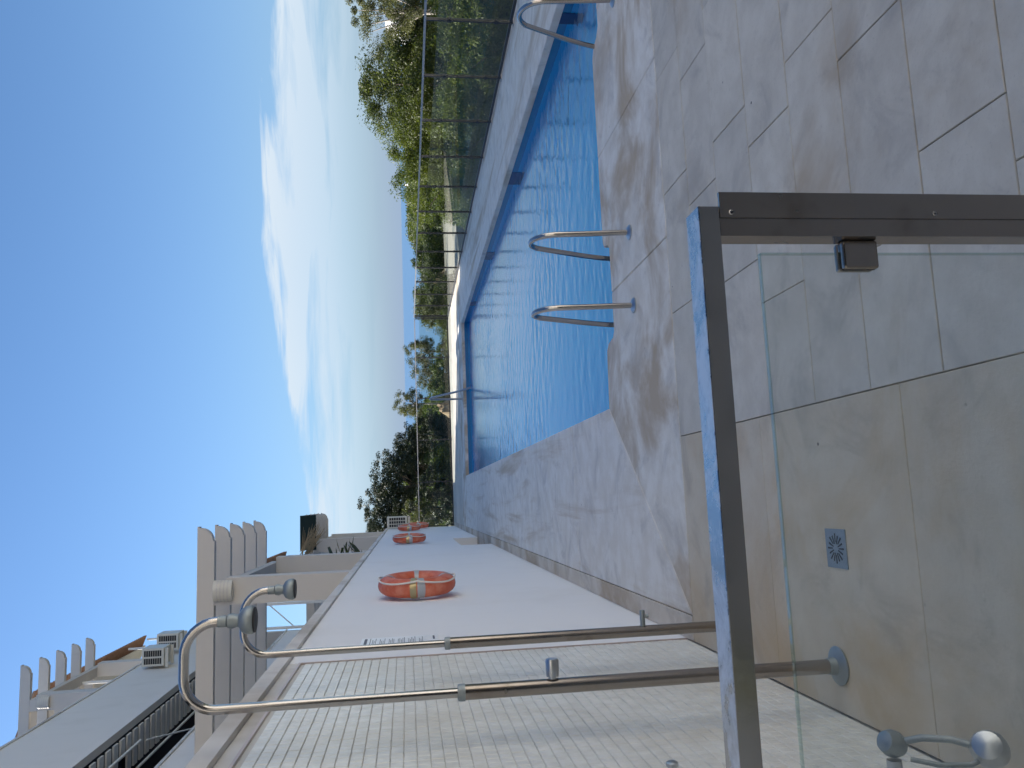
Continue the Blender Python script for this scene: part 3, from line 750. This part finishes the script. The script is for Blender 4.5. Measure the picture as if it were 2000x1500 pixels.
for para in range(6):
    for k in range(rr.randint(3, 5)):
        hbar(-0.16, 0.05+rr.uniform(0, 0.11), zz, zz+0.0035); zz -= 0.0098
    zz -= 0.018
hbar(-0.16, -0.10, 0.02, 0.045); hbar(0.02, 0.15, 0.022, 0.034)
ln.build('printed_lines', 'ink', t)
def ac_unit(x0, x1, y0, y1, z0, z1, label, face='-y', nx=8, nz=2, bracket=True):
    t = thing('air_conditioner', label, 'air conditioner', ((x0+x1)/2, y1, z0), 'outdoor air conditioning units')
    b = MB().box(x0, x1, y0, y1, z0, z1).build('casing', 'ac', t); local(b, t)
    bv = b.modifiers.new('bevel', 'BEVEL'); bv.width = 0.02; bv.segments = 2
    mx, mz = (x1-x0)*0.08, (z1-z0)*0.10
    w_, h_ = (x1-x0-2*mx)/nx, (z1-z0-2*mz)/nz
    for i in range(nx):
        for j in range(nz):
            g = MB().box(x0+mx+i*w_+w_*0.12, x0+mx+(i+1)*w_-w_*0.12, y0-0.006, y0+0.01, z0+mz+j*h_+h_*0.10, z0+mz+(j+1)*h_-h_*0.10).build('grille_opening', 'black', t); local(g, t)
    if bracket:
        for ya in (y0+0.05, y1-0.09):
            br = MB().box(x0-0.05, x1-0.02, ya, ya+0.04, z0-0.10, z0-0.02).build('bracket', 'ac', t); local(br, t)
ac_unit(-0.83, -0.43, 28.35, 28.65, 1.66, 2.34, 'cream air conditioner on the far end of the white wall', nx=3, nz=7)
ac_unit(-4.27, -3.77, 24.9, 25.6, 8.56, 9.16, 'nearer of two cream air conditioners on the upper balcony wall', nx=2, nz=8)
ac_unit(-4.22, -3.72, 27.3, 28.0, 8.80, 9.45, 'farther cream air conditioner on the upper balcony wall', nx=2, nz=8)

# ------------------------------------------------------------------ terraced apartment building on the left
B = thing('apartment_building', 'pale terraced apartment building with pergolas above the white wall', 'building', (-4, 14, 0))
def bp(mb, name, mat, par=B, smooth=False):
    o = mb.build(name, mat, B, smooth); return local(o, B)
def beam(y, yw, x_in, x_out, z0, z1, name='pergola_beam'):
    h = z1-z0; R = h*0.80
    pr = [(x_in, z0), (x_out-R-0.02, z0), (x_out-R-0.02, z0+h*0.06)]
    cxx, czz = x_out-R-0.02, z1-h*0.10
    pr += [(cxx+R*math.sin(a), czz-R*math.cos(a)) for a in [math.pi/2*i/8 for i in range(0, 9)]]
    pr += [(x_out, czz), (x_out, z1), (x_in, z1)]
    return bp(MB().profile_x(pr, y, y+yw), name, 'beige_wall')
def pergola(y0, n, sp, x_in, x_out, z0, z1, cx0, cx1, cols, zbase, zgird):
    for k in range(n): beam(y0+k*sp, 0.13, x_in, x_out, z0, z1)
    g0, g1 = y0-0.0+0.005, y0+(n-1)*sp+0.7
    bp(MB().box(cx0+0.002, cx1-0.10, g0, g1, zgird, z0-0.002), 'girder', 'beige_wall')
    for c0_, c1_ in cols: bp(MB().box(cx0, cx1, c0_, c1_, zbase, zgird-0.001), 'column', 'beige_wall')
pergola(12.3, 5, 1.08, -4.2, -0.215, 4.40, 4.635, -1.33, -0.955, [(12.31, 12.69), (16.9, 17.3)], 1.3, 4.25)
pergola(25.0, 5, 1.08, -4.2, -0.215, 4.40, 4.635, -1.33, -0.955, [(25.01, 25.4), (28.9, 29.3)], 1.3, 4.25)
pergola(22.5, 5, 1.05, -8.0, -3.63, 11.07, 11.31, -4.75, -4.37, [(22.51, 22.9), (26.6, 27.0)], 8.4, 10.92)
bp(MB().box(-1.25, -0.24, 24.955, 24.995, 4.34, 4.80).box(-1.25, -0.24, 24.997, 29.4, 4.70, 4.76), 'green_canvas_screen', 'green_canvas')
# storey two and three facades (recessed 3.4 m)
FXB = -4.35
YA, YB = -5.0, 30.8
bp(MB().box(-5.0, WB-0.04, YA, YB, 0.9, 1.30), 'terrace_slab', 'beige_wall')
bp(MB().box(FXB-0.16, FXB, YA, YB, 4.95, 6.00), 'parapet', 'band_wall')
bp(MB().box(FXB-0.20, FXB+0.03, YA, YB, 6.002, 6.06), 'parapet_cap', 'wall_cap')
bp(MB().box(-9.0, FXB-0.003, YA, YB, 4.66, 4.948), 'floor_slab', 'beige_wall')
bp(MB().box(FXB-0.16, FXB, YA, YB, 7.57, 9.44), 'parapet', 'band_wall')
bp(MB().box(FXB-0.20, FXB+0.03, YA, YB, 9.442, 9.50), 'parapet_cap', 'wall_cap')
bp(MB().box(-9.0, FXB-0.162, YA, YB, 7.60, 8.35), 'floor_slab', 'shade_dark')
bp(MB().box(-6.6, -6.4, YA, YB, 4.95, 7.598), 'recessed_wall', 'shade_dark')  # shade of the deep recess is put into the wall colour
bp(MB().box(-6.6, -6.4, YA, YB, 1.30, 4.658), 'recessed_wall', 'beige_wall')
bp(MB().box(-9.0, -8.2, YA, YB, 8.351, 11.6), 'upper_wall', 'band_wall')
bp(MB().box(-9.4, -8.0, YA, YB, 11.602, 11.8), 'roof_slab', 'band_wall')
bp(MB().box(-9.0, -4.36, YB+0.001, YB+0.25, 0.9, 9.5), 'end_wall', 'beige_wall')
d = bp(MB().box(-6.398, -6.33, 24.3, 27.6, 4.96, 7.1), 'door', 'wood')
for y in (14.0, 19.0, 10.0):
    bp(MB().box(-6.398, -6.36, y, y+2.2, 4.96, 7.05), 'window', 'black')
# slats under the third floor slab
for k in range(26):
    y = 15.0+k*0.40
    L_ = (-4.95 + 0.12*math.sin(k*1.7)) if k < 9 else -5.25
    bp(MB().box(L_, -4.53, y, y+0.24, 7.49, 7.53), 'ceiling_slat', 'white_paint')
bp(MB().tube([(-4.75, 14.6, 7.36), (-4.75, 19.0, 7.36)], 0.03, 8), 'awning_rod', 'white_paint')
bp(MB().tube([(-5.25, 18.8, 7.36), (-5.25, 25.4, 7.36)], 0.03, 8), 'awning_rod', 'white_paint')
bp(MB().tube([(-4.8, 19.2, 7.3), (-5.6, 24.0, 6.4)], 0.02, 8), 'awning_rod', 'white_paint')
# first terrace: back windows, clothes frame, partition walls
for y, x in ((20.2, -3.4), ):
    pass
bp(MB().box(-4.3, -1.16, 26.6, 26.75, 1.3, 4.38), 'partition_wall', 'white_wall')
for a, b in ((-3.5, -3.05), (-2.85, -2.4)):
    bp(MB().box(a, b, 26.55, 26.598, 3.0, 4.36), 'dark_shutter', 'green_canvas')
for x in (-2.2, -2.75, -3.3):
    bp(MB().box(x-0.03, x+0.03, 20.0, 20.06, 1.3, 5.0), 'frame_post', 'white_paint')
bp(MB().box(-3.35, -2.15, 20.0, 20.06, 4.95, 5.02), 'frame_bar', 'white_paint')
bp(MB().tube([(-2.2, 20.03, 4.9), (-2.75, 20.03, 4.3)], 0.015, 6), 'frame_brace', 'white_paint')
bp(MB().tube([(-3.3, 20.03, 4.9), (-2.75, 20.03, 4.45)], 0.015, 6), 'frame_brace', 'white_paint')
# tiled canopies
def tile_canopy(xe, xi, y0, y1, ze, zi):
    n = int((y1-y0)/0.21)
    xb, zb = xe-0.32, ze+0.32*(zi-ze)/(xe-xi)
    sl = MB(); sl.v = [(xb, y0, zb), (xb, y1, zb), (xi, y1, zi), (xi, y0, zi), (xb, y0, zb-0.06), (xb, y1, zb-0.06), (xi, y1, zi-0.06), (xi, y0, zi-0.06)]
    sl.f = [(0, 1, 2, 3), (7, 6, 5, 4), (0, 4, 5, 1), (1, 5, 6, 2), (2, 6, 7, 3), (3, 7, 4, 0)]
    bp(sl, 'canopy_board', 'beige_wall')
    for k in range(n):
        y = y0+0.21*(k+0.5); m = MB(); R = 0.095
        for xx, zz_ in ((xe+0.05, ze), (xi, zi)):
            m.v += [(xx, y+R*math.cos(a), zz_+0.01+R*math.sin(a)) for a in [math.pi*i/8 for i in range(9)]]
        for xx, zz_ in ((xe+0.05, ze), (xi, zi)):
            m.v += [(xx, y+(R-.018)*math.cos(a), zz_+0.01+(R-.018)*math.sin(a)) for a in [math.pi*i/8 for i in range(9)]]
        for i in range(8):
            m.f += [(i, i+1, 10+i, 9+i), (18+i+1, 18+i, 27+i, 27+i+1), (i+1, i, 18+i, 18+i+1), (9+i, 10+i, 28+i, 27+i)]
        bp(m, 'roof_tile', 'roof_tile')
tile_canopy(-1.30, -2.3, 20.8, 24.9, 5.14, 5.45)
tile_canopy(-4.62, -5.7, 24.0, 33.5, 11.55, 11.95)
for y in (25.5, 28.4, 31.2, 33.3):
    bp(MB().tube([(-4.7, y, 11.5), (-4.7, y, 9.5)], 0.04, 8), 'canopy_post', 'white_paint')
for y in (21.0, 24.6):
    bp(MB().tube([(-1.4, y, 5.1), (-1.4, y, 1.3)], 0.05, 8), 'canopy_post', 'white_paint')
# wall lamps
for (x, y, z, lb) in ((-1.13, 12.3, 4.27, 'louvred wall lamp on the column of the lower pergola'), (-4.55, 22.5, 10.72, 'louvred wall lamp on the column of the upper pergola')):
    t = thing('wall_lamp', lb, 'wall lamp', (x, y, z-0.13), 'louvred pergola lamps')
    m = MB(); prf = arc((0, 0), 0.15, math.pi, 2*math.pi, 10)
    m.prism([(a*1.0, b*0.8+(-0.0)) for a, b in prf], 0.0, 0.26, 0.006).build('housing', 'ac', t, True)
    for k in range(4):
        q = arc((0, 0), 0.157, math.pi*1.08, math.pi*1.92, 8)
        MB().prism([(a, b*0.8) for a, b in q], 0.045+k*0.048, 0.065+k*0.048).build('louvre', 'beige_wall', t)
# dry cane mat and plant on the terrace
t = thing('cane_screen', 'ragged dry cane screen lying over the far terrace edge', 'screen', (-1.2, 23.5, 4.35))
rr = random.Random(5)
m = MB()
for k in range(60):
    y = rr.uniform(-1.2, 1.6); x = rr.uniform(-0.15, 0.12)
    m.tube([(x, y, 0.05+rr.uniform(0, 0.08)), (x+0.35+rr.uniform(-0.1, 0.35), y+rr.uniform(-0.3, 0.5), -0.05+rr.uniform(-0.28, 0.10))], [0.014, 0.004], 4)
m.build('cane_stalks', 'straw', t, kind='stuff')
t = thing('potted_plant', 'broad leaved plant rising behind the white wall cap', 'plant', (-1.16, 19.0, 1.3))
MB().lathe([(0.10, 0), (0.16, 0.30), (0.17, 0.31), (0.15, 0.30)], (0, 0, 0)).build('pot', 'roof_tile', t, True)
MB().tube([(0, 0, 0.28), (0.02, 0, 0.9), (0.05, 0.05, 1.5)], [0.02, 0.015, 0.008], 6).build('stem', 'bark', t)
rr = random.Random(9)
for k in range(36):
    a = rr.uniform(0, 6.28); z0_ = rr.uniform(1.35, 2.0); L_ = rr.uniform(0.26, 0.48); e = rr.uniform(-0.2, 0.9)
    d_ = Vector((math.cos(a)*math.cos(e), math.sin(a)*math.cos(e), math.sin(e))); s_ = d_.cross(Vector((0, 0, 1))).normalized()*L_*0.30
    p0 = Vector((0.05, rr.uniform(-.35, .35), z0_)); m = MB()
    m.v = [tuple(p0), tuple(p0+d_*L_*0.5+s_), tuple(p0+d_*L_-Vector((0, 0, 0.03))), tuple(p0+d_*L_*0.5-s_), tuple(p0+d_*L_*0.5-Vector((0, 0, 0.012)))]
    m.f = [(0, 1, 4), (1, 2, 4), (2, 3, 4), (3, 0, 4)]
    m.build('leaf', 'leaf', t)

# ------------------------------------------------------------------ unseen building behind the viewer, added to bounce warm sunlight into the shade
R_ = thing('bounce_building', 'unseen cream building added behind the viewer to bounce sunlight into the shade', 'building', (6, -9.3, 0))
def rb(n_, mt, *bx_): local(MB().box(*bx_).build(n_, mt, R_), R_)
rb('wall', 'cream_wall', -8, 24, -10.2, -9.3, -0.5, 15.0)
rb('roof_slab', 'band_wall', -8.4, 24.4, -10.4, -8.9, 15.002, 15.3)
for fl in range(5):
    z = 0.3+fl*3.0
    for k in range(6):
        x = -6.4+k*5.2
        rb('window', 'black', x, x+1.5, -9.298, -9.26, z+0.6, z+1.9)
        if fl: 
            rb('balcony', 'cream_wall', x+1.9, x+4.4, -9.298, -8.3, z-0.35, z-0.15)
            rb('balcony_parapet', 'cream_wall', x+1.9, x+4.4, -8.42, -8.3, z-0.149, z+0.75)
# unseen side wing, added to reflect sunlight onto the white wall and deck
rb('bounce_wing_wall', 'white_wall', 18.0, 24, -9.298, 6.5, -3.0, 11.0)
rb('bounce_wing_roof', 'band_wall', 17.6, 24.2, -8.88, 6.9, 11.002, 11.3)
for fl in range(4):
    z = 0.3+fl*2.8
    for k in range(3):
        y = -7.6+k*4.8
        rb('window', 'black', 17.96, 17.998, y, y+1.4, z+0.5, z+1.7)
        if fl:
            rb('balcony', 'white_wall', 17.1, 17.998, y+1.7, y+4.0, z-0.35, z-0.15)
            rb('balcony_parapet', 'white_wall', 17.1, 17.22, y+1.7, y+4.0, z-0.149, z+0.7)
# unseen canopy and dark back wall, added to darken handrail reflection and near paving
V_ = thing('shading_canopy', 'unseen flat canopy added behind the viewer to darken the handrail reflection', 'canopy', (2, -3, 0))
local(MB().box(-0.8, 9, -4.6, -1.3, 2.75, 2.95).build('roof_slab', 'beige_wall', V_), V_)
local(MB().box(-0.8, 9, -4.62, -4.3, 0.004, 2.748).build('shading_back_wall', 'shade_dark', V_), V_)
for x in (-0.6, 4.2, 8.6):
    local(MB().box(x, x+0.25, -4.1, -3.85, 0.004, 2.748).build('column', 'beige_wall', V_), V_)

# ------------------------------------------------------------------ vegetation
def np_mesh(name, V, Fq, mat, tint=None):
    me = bpy.data.meshes.new(name)
    me.vertices.add(len(V)); me.vertices.foreach_set('co', V.astype(np.float32).ravel())
    nf = len(Fq); me.loops.add(nf*4); me.loops.foreach_set('vertex_index', Fq.astype(np.int32).ravel())
    me.polygons.add(nf); me.polygons.foreach_set('loop_start', np.arange(0, nf*4, 4, dtype=np.int32))
    me.polygons.foreach_set('loop_total', np.full(nf, 4, dtype=np.int32))
    if tint is not None:
        at = me.attributes.new('tint', 'FLOAT', 'POINT'); at.data.foreach_set('value', tint.astype(np.float32))
    me.update(); me.validate(); me.materials.append(M[mat]); return me
def crown_mesh(name, seed, n_clump, per, clump_r, leaf, mat, shape=(1, 1, 1), shell=0.55, flat=0.8, cut=-0.75):
    """many small leaves in clumps through an uneven crown of about unit radius; returns mesh and clump centres"""
    r = np.random.default_rng(seed)
    C = []
    while len(C) < n_clump:
        p = r.normal(size=3); p /= np.linalg.norm(p)
        p = p*(shell+(1-shell)*r.random()**0.6)*(1+0.16*np.sin(3*p[0]+seed)+0.13*np.cos(5*p[1]-seed))
        if p[2] < cut: continue
        C.append(p*np.array(shape))
    C = np.array(C); cr = clump_r*(0.6+0.8*r.random(n_clump))
    ctint = np.clip(r.normal(0.45, 0.28, n_clump), 0, 1)
    N = n_clump*per
    ci = np.repeat(np.arange(n_clump), per)
    d = r.normal(size=(N, 3)); d /= np.linalg.norm(d, axis=1)[:, None]
    rad_ = r.random(N)**0.45
    pos = C[ci]+d*(cr[ci]*rad_)[:, None]*np.array([1, 1, flat])
    nrm_ = d*0.6+r.normal(size=(N, 3))*0.6+np.array([0, 0, 0.45]); nrm_ /= np.linalg.norm(nrm_, axis=1)[:, None]
    t1 = np.cross(nrm_, r.normal(size=(N, 3))); t1 /= np.linalg.norm(t1, axis=1)[:, None]
    t2 = np.cross(nrm_, t1)
    s = leaf*(0.6+0.8*r.random(N))[:, None]
    V = np.stack([pos-t1*s, pos+t2*s*0.42+nrm_*s*0.1, pos+t1*s, pos-t2*s*0.42+nrm_*s*0.1], 1).reshape(-1, 3)
    Fq = np.arange(N*4).reshape(-1, 4)
    tint = np.repeat(np.clip(ctint[ci]+r.normal(0, 0.16, N), 0, 1), 4)
    return np_mesh(name, V, Fq, mat, tint), C
def trunk_mesh(name, C, base, seed, mat, thick=0.07, n_limb=7):
    rr_ = random.Random(seed); m = MB()
    top = (rr_.uniform(-.1, .1), rr_.uniform(-.1, .1), 0.1)
    m.tube([(0, 0, base), (rr_.uniform(-.08, .08), rr_.uniform(-.08, .08), base*0.5), top], [thick, thick*0.75, thick*0.5], 8)
    order = list(range(len(C))); rr_.shuffle(order)
    for i in order[:n_limb]:
        c = C[i]; s0 = rr_.uniform(0.1, 0.8)
        a = Vector((0, 0, base*(1-s0)*0.6)); b = Vector(c)
        m.tube([a, a.lerp(b, 0.5)+Vector((0, 0, -0.05)), b], [thick*0.45, thick*0.28, thick*0.08], 6)
    me = bpy.data.meshes.new(name); me.from_pydata(m.v, [], m.f); me.update(); me.materials.append(M[mat])
    me.polygons.foreach_set('use_smooth', [True]*len(me.polygons))
    return me
KINDS = {}
def kind(key, seed, n_clump, per, clump_r, leaf, mat, bark='bark', **kw):
    me, C = crown_mesh('crown', seed, n_clump, per, clump_r, leaf, mat, **kw)
    KINDS[key] = (me, trunk_mesh('trunk', C, -1.9, seed, bark))
kind('near_a', 1, 260, 300, 0.175, 0.0165, 'leaf')
kind('near_b', 2, 240, 280, 0.18, 0.018, 'leaf_bright')
kind('near_c', 3, 170, 240, 0.17, 0.018, 'leaf_olive', 'pale_bark', shell=0.6)
kind('euc', 4, 52, 300, 0.17, 0.022, 'leaf_olive', 'pale_bark', shape=(0.8, 0.8, 1.2), shell=0.25)
kind('mid_a', 5, 130, 110, 0.21, 0.038, 'leaf')
kind('mid_b', 6, 130, 110, 0.21, 0.038, 'leaf_bright')
kind('mid_o', 7, 90, 110, 0.21, 0.036, 'leaf_olive', 'pale_bark', shell=0.4)
kind('pine_a', 8, 130, 120, 0.20, 0.034, 'leaf_dark', flat=0.6)
kind('pine_b', 9, 120, 120, 0.21, 0.034, 'leaf_dark', flat=0.55, shape=(1, 1, 0.85))
kind('bush_a', 10, 190, 190, 0.18, 0.021, 'leaf_bright', shape=(1, 1, 0.8), cut=-0.5)
kind('bush_b', 12, 190, 190, 0.18, 0.021, 'leaf', shape=(1, 1, 0.8), cut=-0.5)
rt_ = random.Random(21)
def tree(key, x, y, ztop, r, label, cat='tree', name=None, group=None, squash=1.0, zr=None):
    cm, tm_ = KINDS[key]
    zr = zr or r*squash
    t = thing(name or ('shrub' if cat == 'shrub' else 'tree'), label, cat, (x, y, ztop-zr*1.02-zr*1.7), group)
    rot = rt_.uniform(0, 6.28)
    for nm, me in (('crown', cm), ('trunk', tm_)):
        o = bpy.data.objects.new(nm, me); COL.objects.link(o); o.parent = t
        o.location = (0, 0, zr*1.7); o.scale = (r, r, zr); o.rotation_euler = (0, 0, rot)
    return t
G1 = 'trees beyond the right glass fence'
tree('near_a', 13.3, 24.5, 2.45, 2.6, 'largest green tree beyond the glass fence, rising well above its rail', group=G1)
tree('near_b', 11.9, 26.0, 2.0, 2.0, 'bright green tree at the left shoulder of the largest tree', group=G1)
tree('euc', 13.3, 20.6, 3.05, 1.15, 'sparse olive eucalyptus with the tallest top at the upper photo corner', group=G1)
tree('near_c', 15.6, 23.5, 2.35, 1.9, 'olive toned tree behind the eucalyptus at the photo edge', group=G1)
tree('near_c', 14.8, 27.0, 2.75, 1.5, 'olive tree tips showing over the largest tree', group=G1)
G2 = 'shrubs below the right glass fence'
for i, (k, x, y, zt_, r, lb) in enumerate([
    ('bush_a', 10.0, 14.6, 1.25, 1.5, 'yellow green shrub just topping the fence rail at the photo edge'),
    ('bush_a', 9.6, 17.4, 1.05, 1.5, 'bright shrub behind the second glass pane from the photo edge'),
    ('bush_b', 9.7, 12.0, 0.8, 1.6, 'dark green shrub behind the glass pane nearest the photo edge'),
    ('bush_b', 9.4, 20.4, 0.55, 1.5, 'round shrub behind the third glass pane, below the largest tree'),
    ('bush_b', 9.3, 23.4, 0.45, 1.35, 'low dark shrub behind the fourth glass pane'),
    ('mid_a', 12.8, 31.5, 0.9, 1.7, 'green shrub below the small white villa'),
    ('bush_a', 9.2, 14.9, -0.1, 1.2, 'lower bright shrub close behind the second glass pane'),
    ('bush_b', 9.0, 18.2, -0.2, 1.2, 'lower shrub close behind the third glass pane'),
    ('mid_a', 9.6, 27.0, -0.35, 1.2, 'small shrub behind the middle of the fence'),
    ('bush_a', 9.1, 30.0, -0.5, 1.1, 'small bright shrub near the far right fence corner')]):
    tree(k, x, y, zt_, r, lb, 'shrub', group=G2)
G3 = 'trees on the slope beyond the pale road'
mids = [('mid_a', 21.0, 44.0, 1.45, 2.2), ('mid_o', 22.6, 52.0, 1.2, 1.8), ('mid_a', 26.3, 62.0, 0.95, 2.6), ('mid_b', 29.0, 70.0, 0.75, 2.6), ('mid_a', 27.0, 71.0, 0.80, 2.5),
        ('mid_b', 26.9, 76.0, 0.45, 2.6), ('mid_o', 24.6, 76.0, 0.40, 2.4), ('mid_a', 20.1, 66.0, 1.0, 1.9), ('mid_b', 22.4, 72.0, 0.3, 2.3), ('mid_b', 17.2, 66.0, 0.6, 2.2), ('mid_a', 18.9, 68.0, 0.0, 2.2),
        ('mid_o', 15.9, 61.0, 0.75, 1.8), ('mid_a', 12.8, 51.0, 1.1, 1.5), ('mid_o', 10.8, 45.5, 1.0, 1.25), ('mid_b', 11.8, 47.0, -0.2, 1.5), ('mid_a', 24.0, 58.5, -0.2, 2.0), ('mid_b', 30.0, 66.0, 0.3, 2.2), ('mid_a', 33.0, 72.0, 1.0, 2.6)]
wh = ['left of the white villa below the big tree', 'olive and slender, near the small white villa', 'broad and green under the white villa', 'bright green right of the villa', 'green, in the middle of the tree line', 'bright, low in the tree line', 'olive grey, low in the tree line', 'green with its top against the sea', 'bright and low in front of the sea', 'bright green before the end of the road', 'low green crown at the road end', 'olive crown at the road end', 'narrow, its tip above the fence rail', 'olive, at the right rim of the sea gap', 'low and bright by the sea gap', 'green, beside the road edge', 'bright, half hidden beneath the big tree', 'green, far back beneath the big tree']
for (k, x, y, zt_, r), l_ in zip(mids, wh):
    tree(k, x, y, zt_, r, 'hillside tree '+l_, group=G3)
G4 = 'trees beyond the far glass fence'
for (k, x, y, zt_, r, l_) in [
    ('bush_b', 9.4, 41.0, 0.1, 1.1, 'low dark hedge shrub in front of the sea gap'), ('bush_b', 7.9, 41.5, 0.15, 1.2, 'dark rounded shrub left in the sea gap'),
    ('mid_o', 9.3, 50.0, 1.65, 1.05, 'feathery olive tree at the left rim of the sea gap'), ('mid_o', 7.8, 50.0, 1.25, 1.1, 'small olive tree beside the feathery one'),
    ('mid_o', 5.75, 48.0, 2.35, 0.95, 'tall slender olive tree in the middle of the far fence'), ('mid_a', 6.5, 43.0, 0.55, 1.3, 'grey green shrub behind the sloping pool rail'),
    ('bush_a', 7.0, 36.5, 0.0, 1.0, 'bright low shrub behind the far fence, right of the pool rail'), ('bush_a', 5.3, 36.0, -0.05, 1.0, 'bright low shrub straight behind the sloping pool rail'), ('bush_a', 3.9, 36.0, -0.1, 0.9, 'bright low shrub left of the sloping pool rail'),
    ('bush_b', 8.3, 36.0, -0.2, 0.8, 'small shrub at the far right fence corner')]:
    tree(k, x, y, zt_, r, l_, 'shrub' if 'shrub' in l_ else 'tree', group=G4)
G5 = 'dark pines at the far left'
for (k, x, y, zt_, r, l_) in [
    ('pine_a', 3.75, 46.0, 1.55, 1.2, 'rightmost and lowest of the dark pines'), ('pine_b', 2.7, 44.0, 2.55, 1.3, 'second dark pine from the right'),
    ('pine_a', 1.8, 42.0, 2.95, 1.35, 'third dark pine from the right'), ('pine_b', 0.75, 40.0, 3.6, 1.45, 'tall dark pine in the middle of the pine group'),
    ('pine_a', -0.35, 42.0, 3.85, 1.4, 'tallest dark pine beside the white wall end'), ('pine_b', -1.2, 40.0, 3.8, 1.1, 'dark pine half hidden by the wall end'),
    ('mid_a', 1.6, 37.0, 0.9, 1.2, 'dull green undergrowth tree below the dark pines'), ('pine_b', 2.9, 38.0, 0.6, 1.3, 'low dark pine behind the far fence pane'),
    ('pine_a', 0.2, 36.0, 1.3, 1.3, 'low dark pine right behind the left fence pane'), ('mid_o', -0.7, 37.0, 2.0, 1.0, 'brownish olive tree among the dark pines'), ('pine_a', 3.9, 40.5, 0.3, 1.1, 'small dark pine behind the tan bank')]:
    tree(k, x, y, zt_, r, l_, group=G5)

# low scrub that reads as one mass over the whole hillside
def scrub():
    r = np.random.default_rng(77); P = []
    while len(P) < 1500:
        a_ = r.uniform(-0.12, 0.62); d_ = 37+ (r.random()**1.5)*230
        x, y = d_*math.sin(a_), d_*math.cos(a_)
        if 8 < x < 28.5 and 42 < y < 64.5: continue
        if y < 31.5: continue
        P.append((x, y, d_, a_))
    P = np.array(P); k = np.interp(P[:, 3], [-0.6, 0.06, 0.13, 0.17, 0.215, 0.32, 0.5], [0.020, 0.018, -0.02, -0.10, -0.10, 0.0035, 0.0055])
    Zb = -2.1+k*np.clip(P[:, 2]-38, 0, 190)
    per = 75; n_ = len(P)*per; ci = np.repeat(np.arange(len(P)), per)
    R_s = (0.5+0.5*r.random(len(P)))*np.clip(P[:, 2]/60, 0.8, 2.2)
    d = r.normal(size=(n_, 3)); d /= np.linalg.norm(d, axis=1)[:, None]; d[:, 2] = np.abs(d[:, 2])
    pos = np.stack([P[ci, 0], P[ci, 1], Zb[ci]], 1)+d*(R_s[ci]*r.random(n_)**0.4)[:, None]*np.array([1.2, 1.2, 1.0])
    nr = d+r.normal(size=(n_, 3))*0.6; nr /= np.linalg.norm(nr, axis=1)[:, None]
    t1 = np.cross(nr, r.normal(size=(n_, 3))); t1 /= np.linalg.norm(t1, axis=1)[:, None]; t2 = np.cross(nr, t1)
    sz = (0.13*R_s[ci]*(0.6+0.8*r.random(n_)))[:, None]
    V = np.stack([pos-t1*sz, pos+t2*sz*0.6, pos+t1*sz, pos-t2*sz*0.6], 1).reshape(-1, 3)
    ti = np.repeat(np.clip(r.normal(0.45, 0.28, len(P))[ci]+r.normal(0, 0.15, n_), 0, 1), 4)
    o = bpy.data.objects.new('hillside_scrub', np_mesh('hillside_scrub', V, np.arange(n_*4).reshape(-1, 4), 'leaf', ti)); COL.objects.link(o)
    o['kind'] = 'stuff'; o['label'] = 'green scrub covering the hillside between the trees'; o['category'] = 'scrub'
scrub()
# ------------------------------------------------------------------ small houses far on the headland
def house(x, y, z, w_, d_, h_, label):
    t = thing('villa', label, 'house', (x, y, z), 'white villas far beyond the fence')
    MB().box(-w_/2, w_/2, 0, d_, 0, h_).build('wall', 'white_wall', t)
    MB().box(-w_/2-0.15, w_/2+0.15, -0.15, d_+0.15, h_+0.002, h_+0.3).build('roof', 'white_paint', t)
    MB().box(-w_/2+0.4, -w_/2+w_*0.45, d_*0.3, d_*0.8, h_+0.302, h_+h_*0.55).build('roof_room', 'white_wall', t)
    for k in range(3): MB().box(-w_/2+w_*(0.14+0.28*k), -w_/2+w_*(0.28+0.28*k), -0.02, 0.03, h_*0.35, h_*0.75).build('window', 'black', t)
house(106.6, 260, -4.4, 3.2, 4, 3.0, 'small white villa on the skyline near the middle of the fence')
house(118.5, 250, -4.2, 3.2, 5, 3.6, 'white villa half hidden left of the large tree')
house(50.0, 76, -0.9, 3.6, 5, 2.4, 'white house behind the trees at the photo corner')
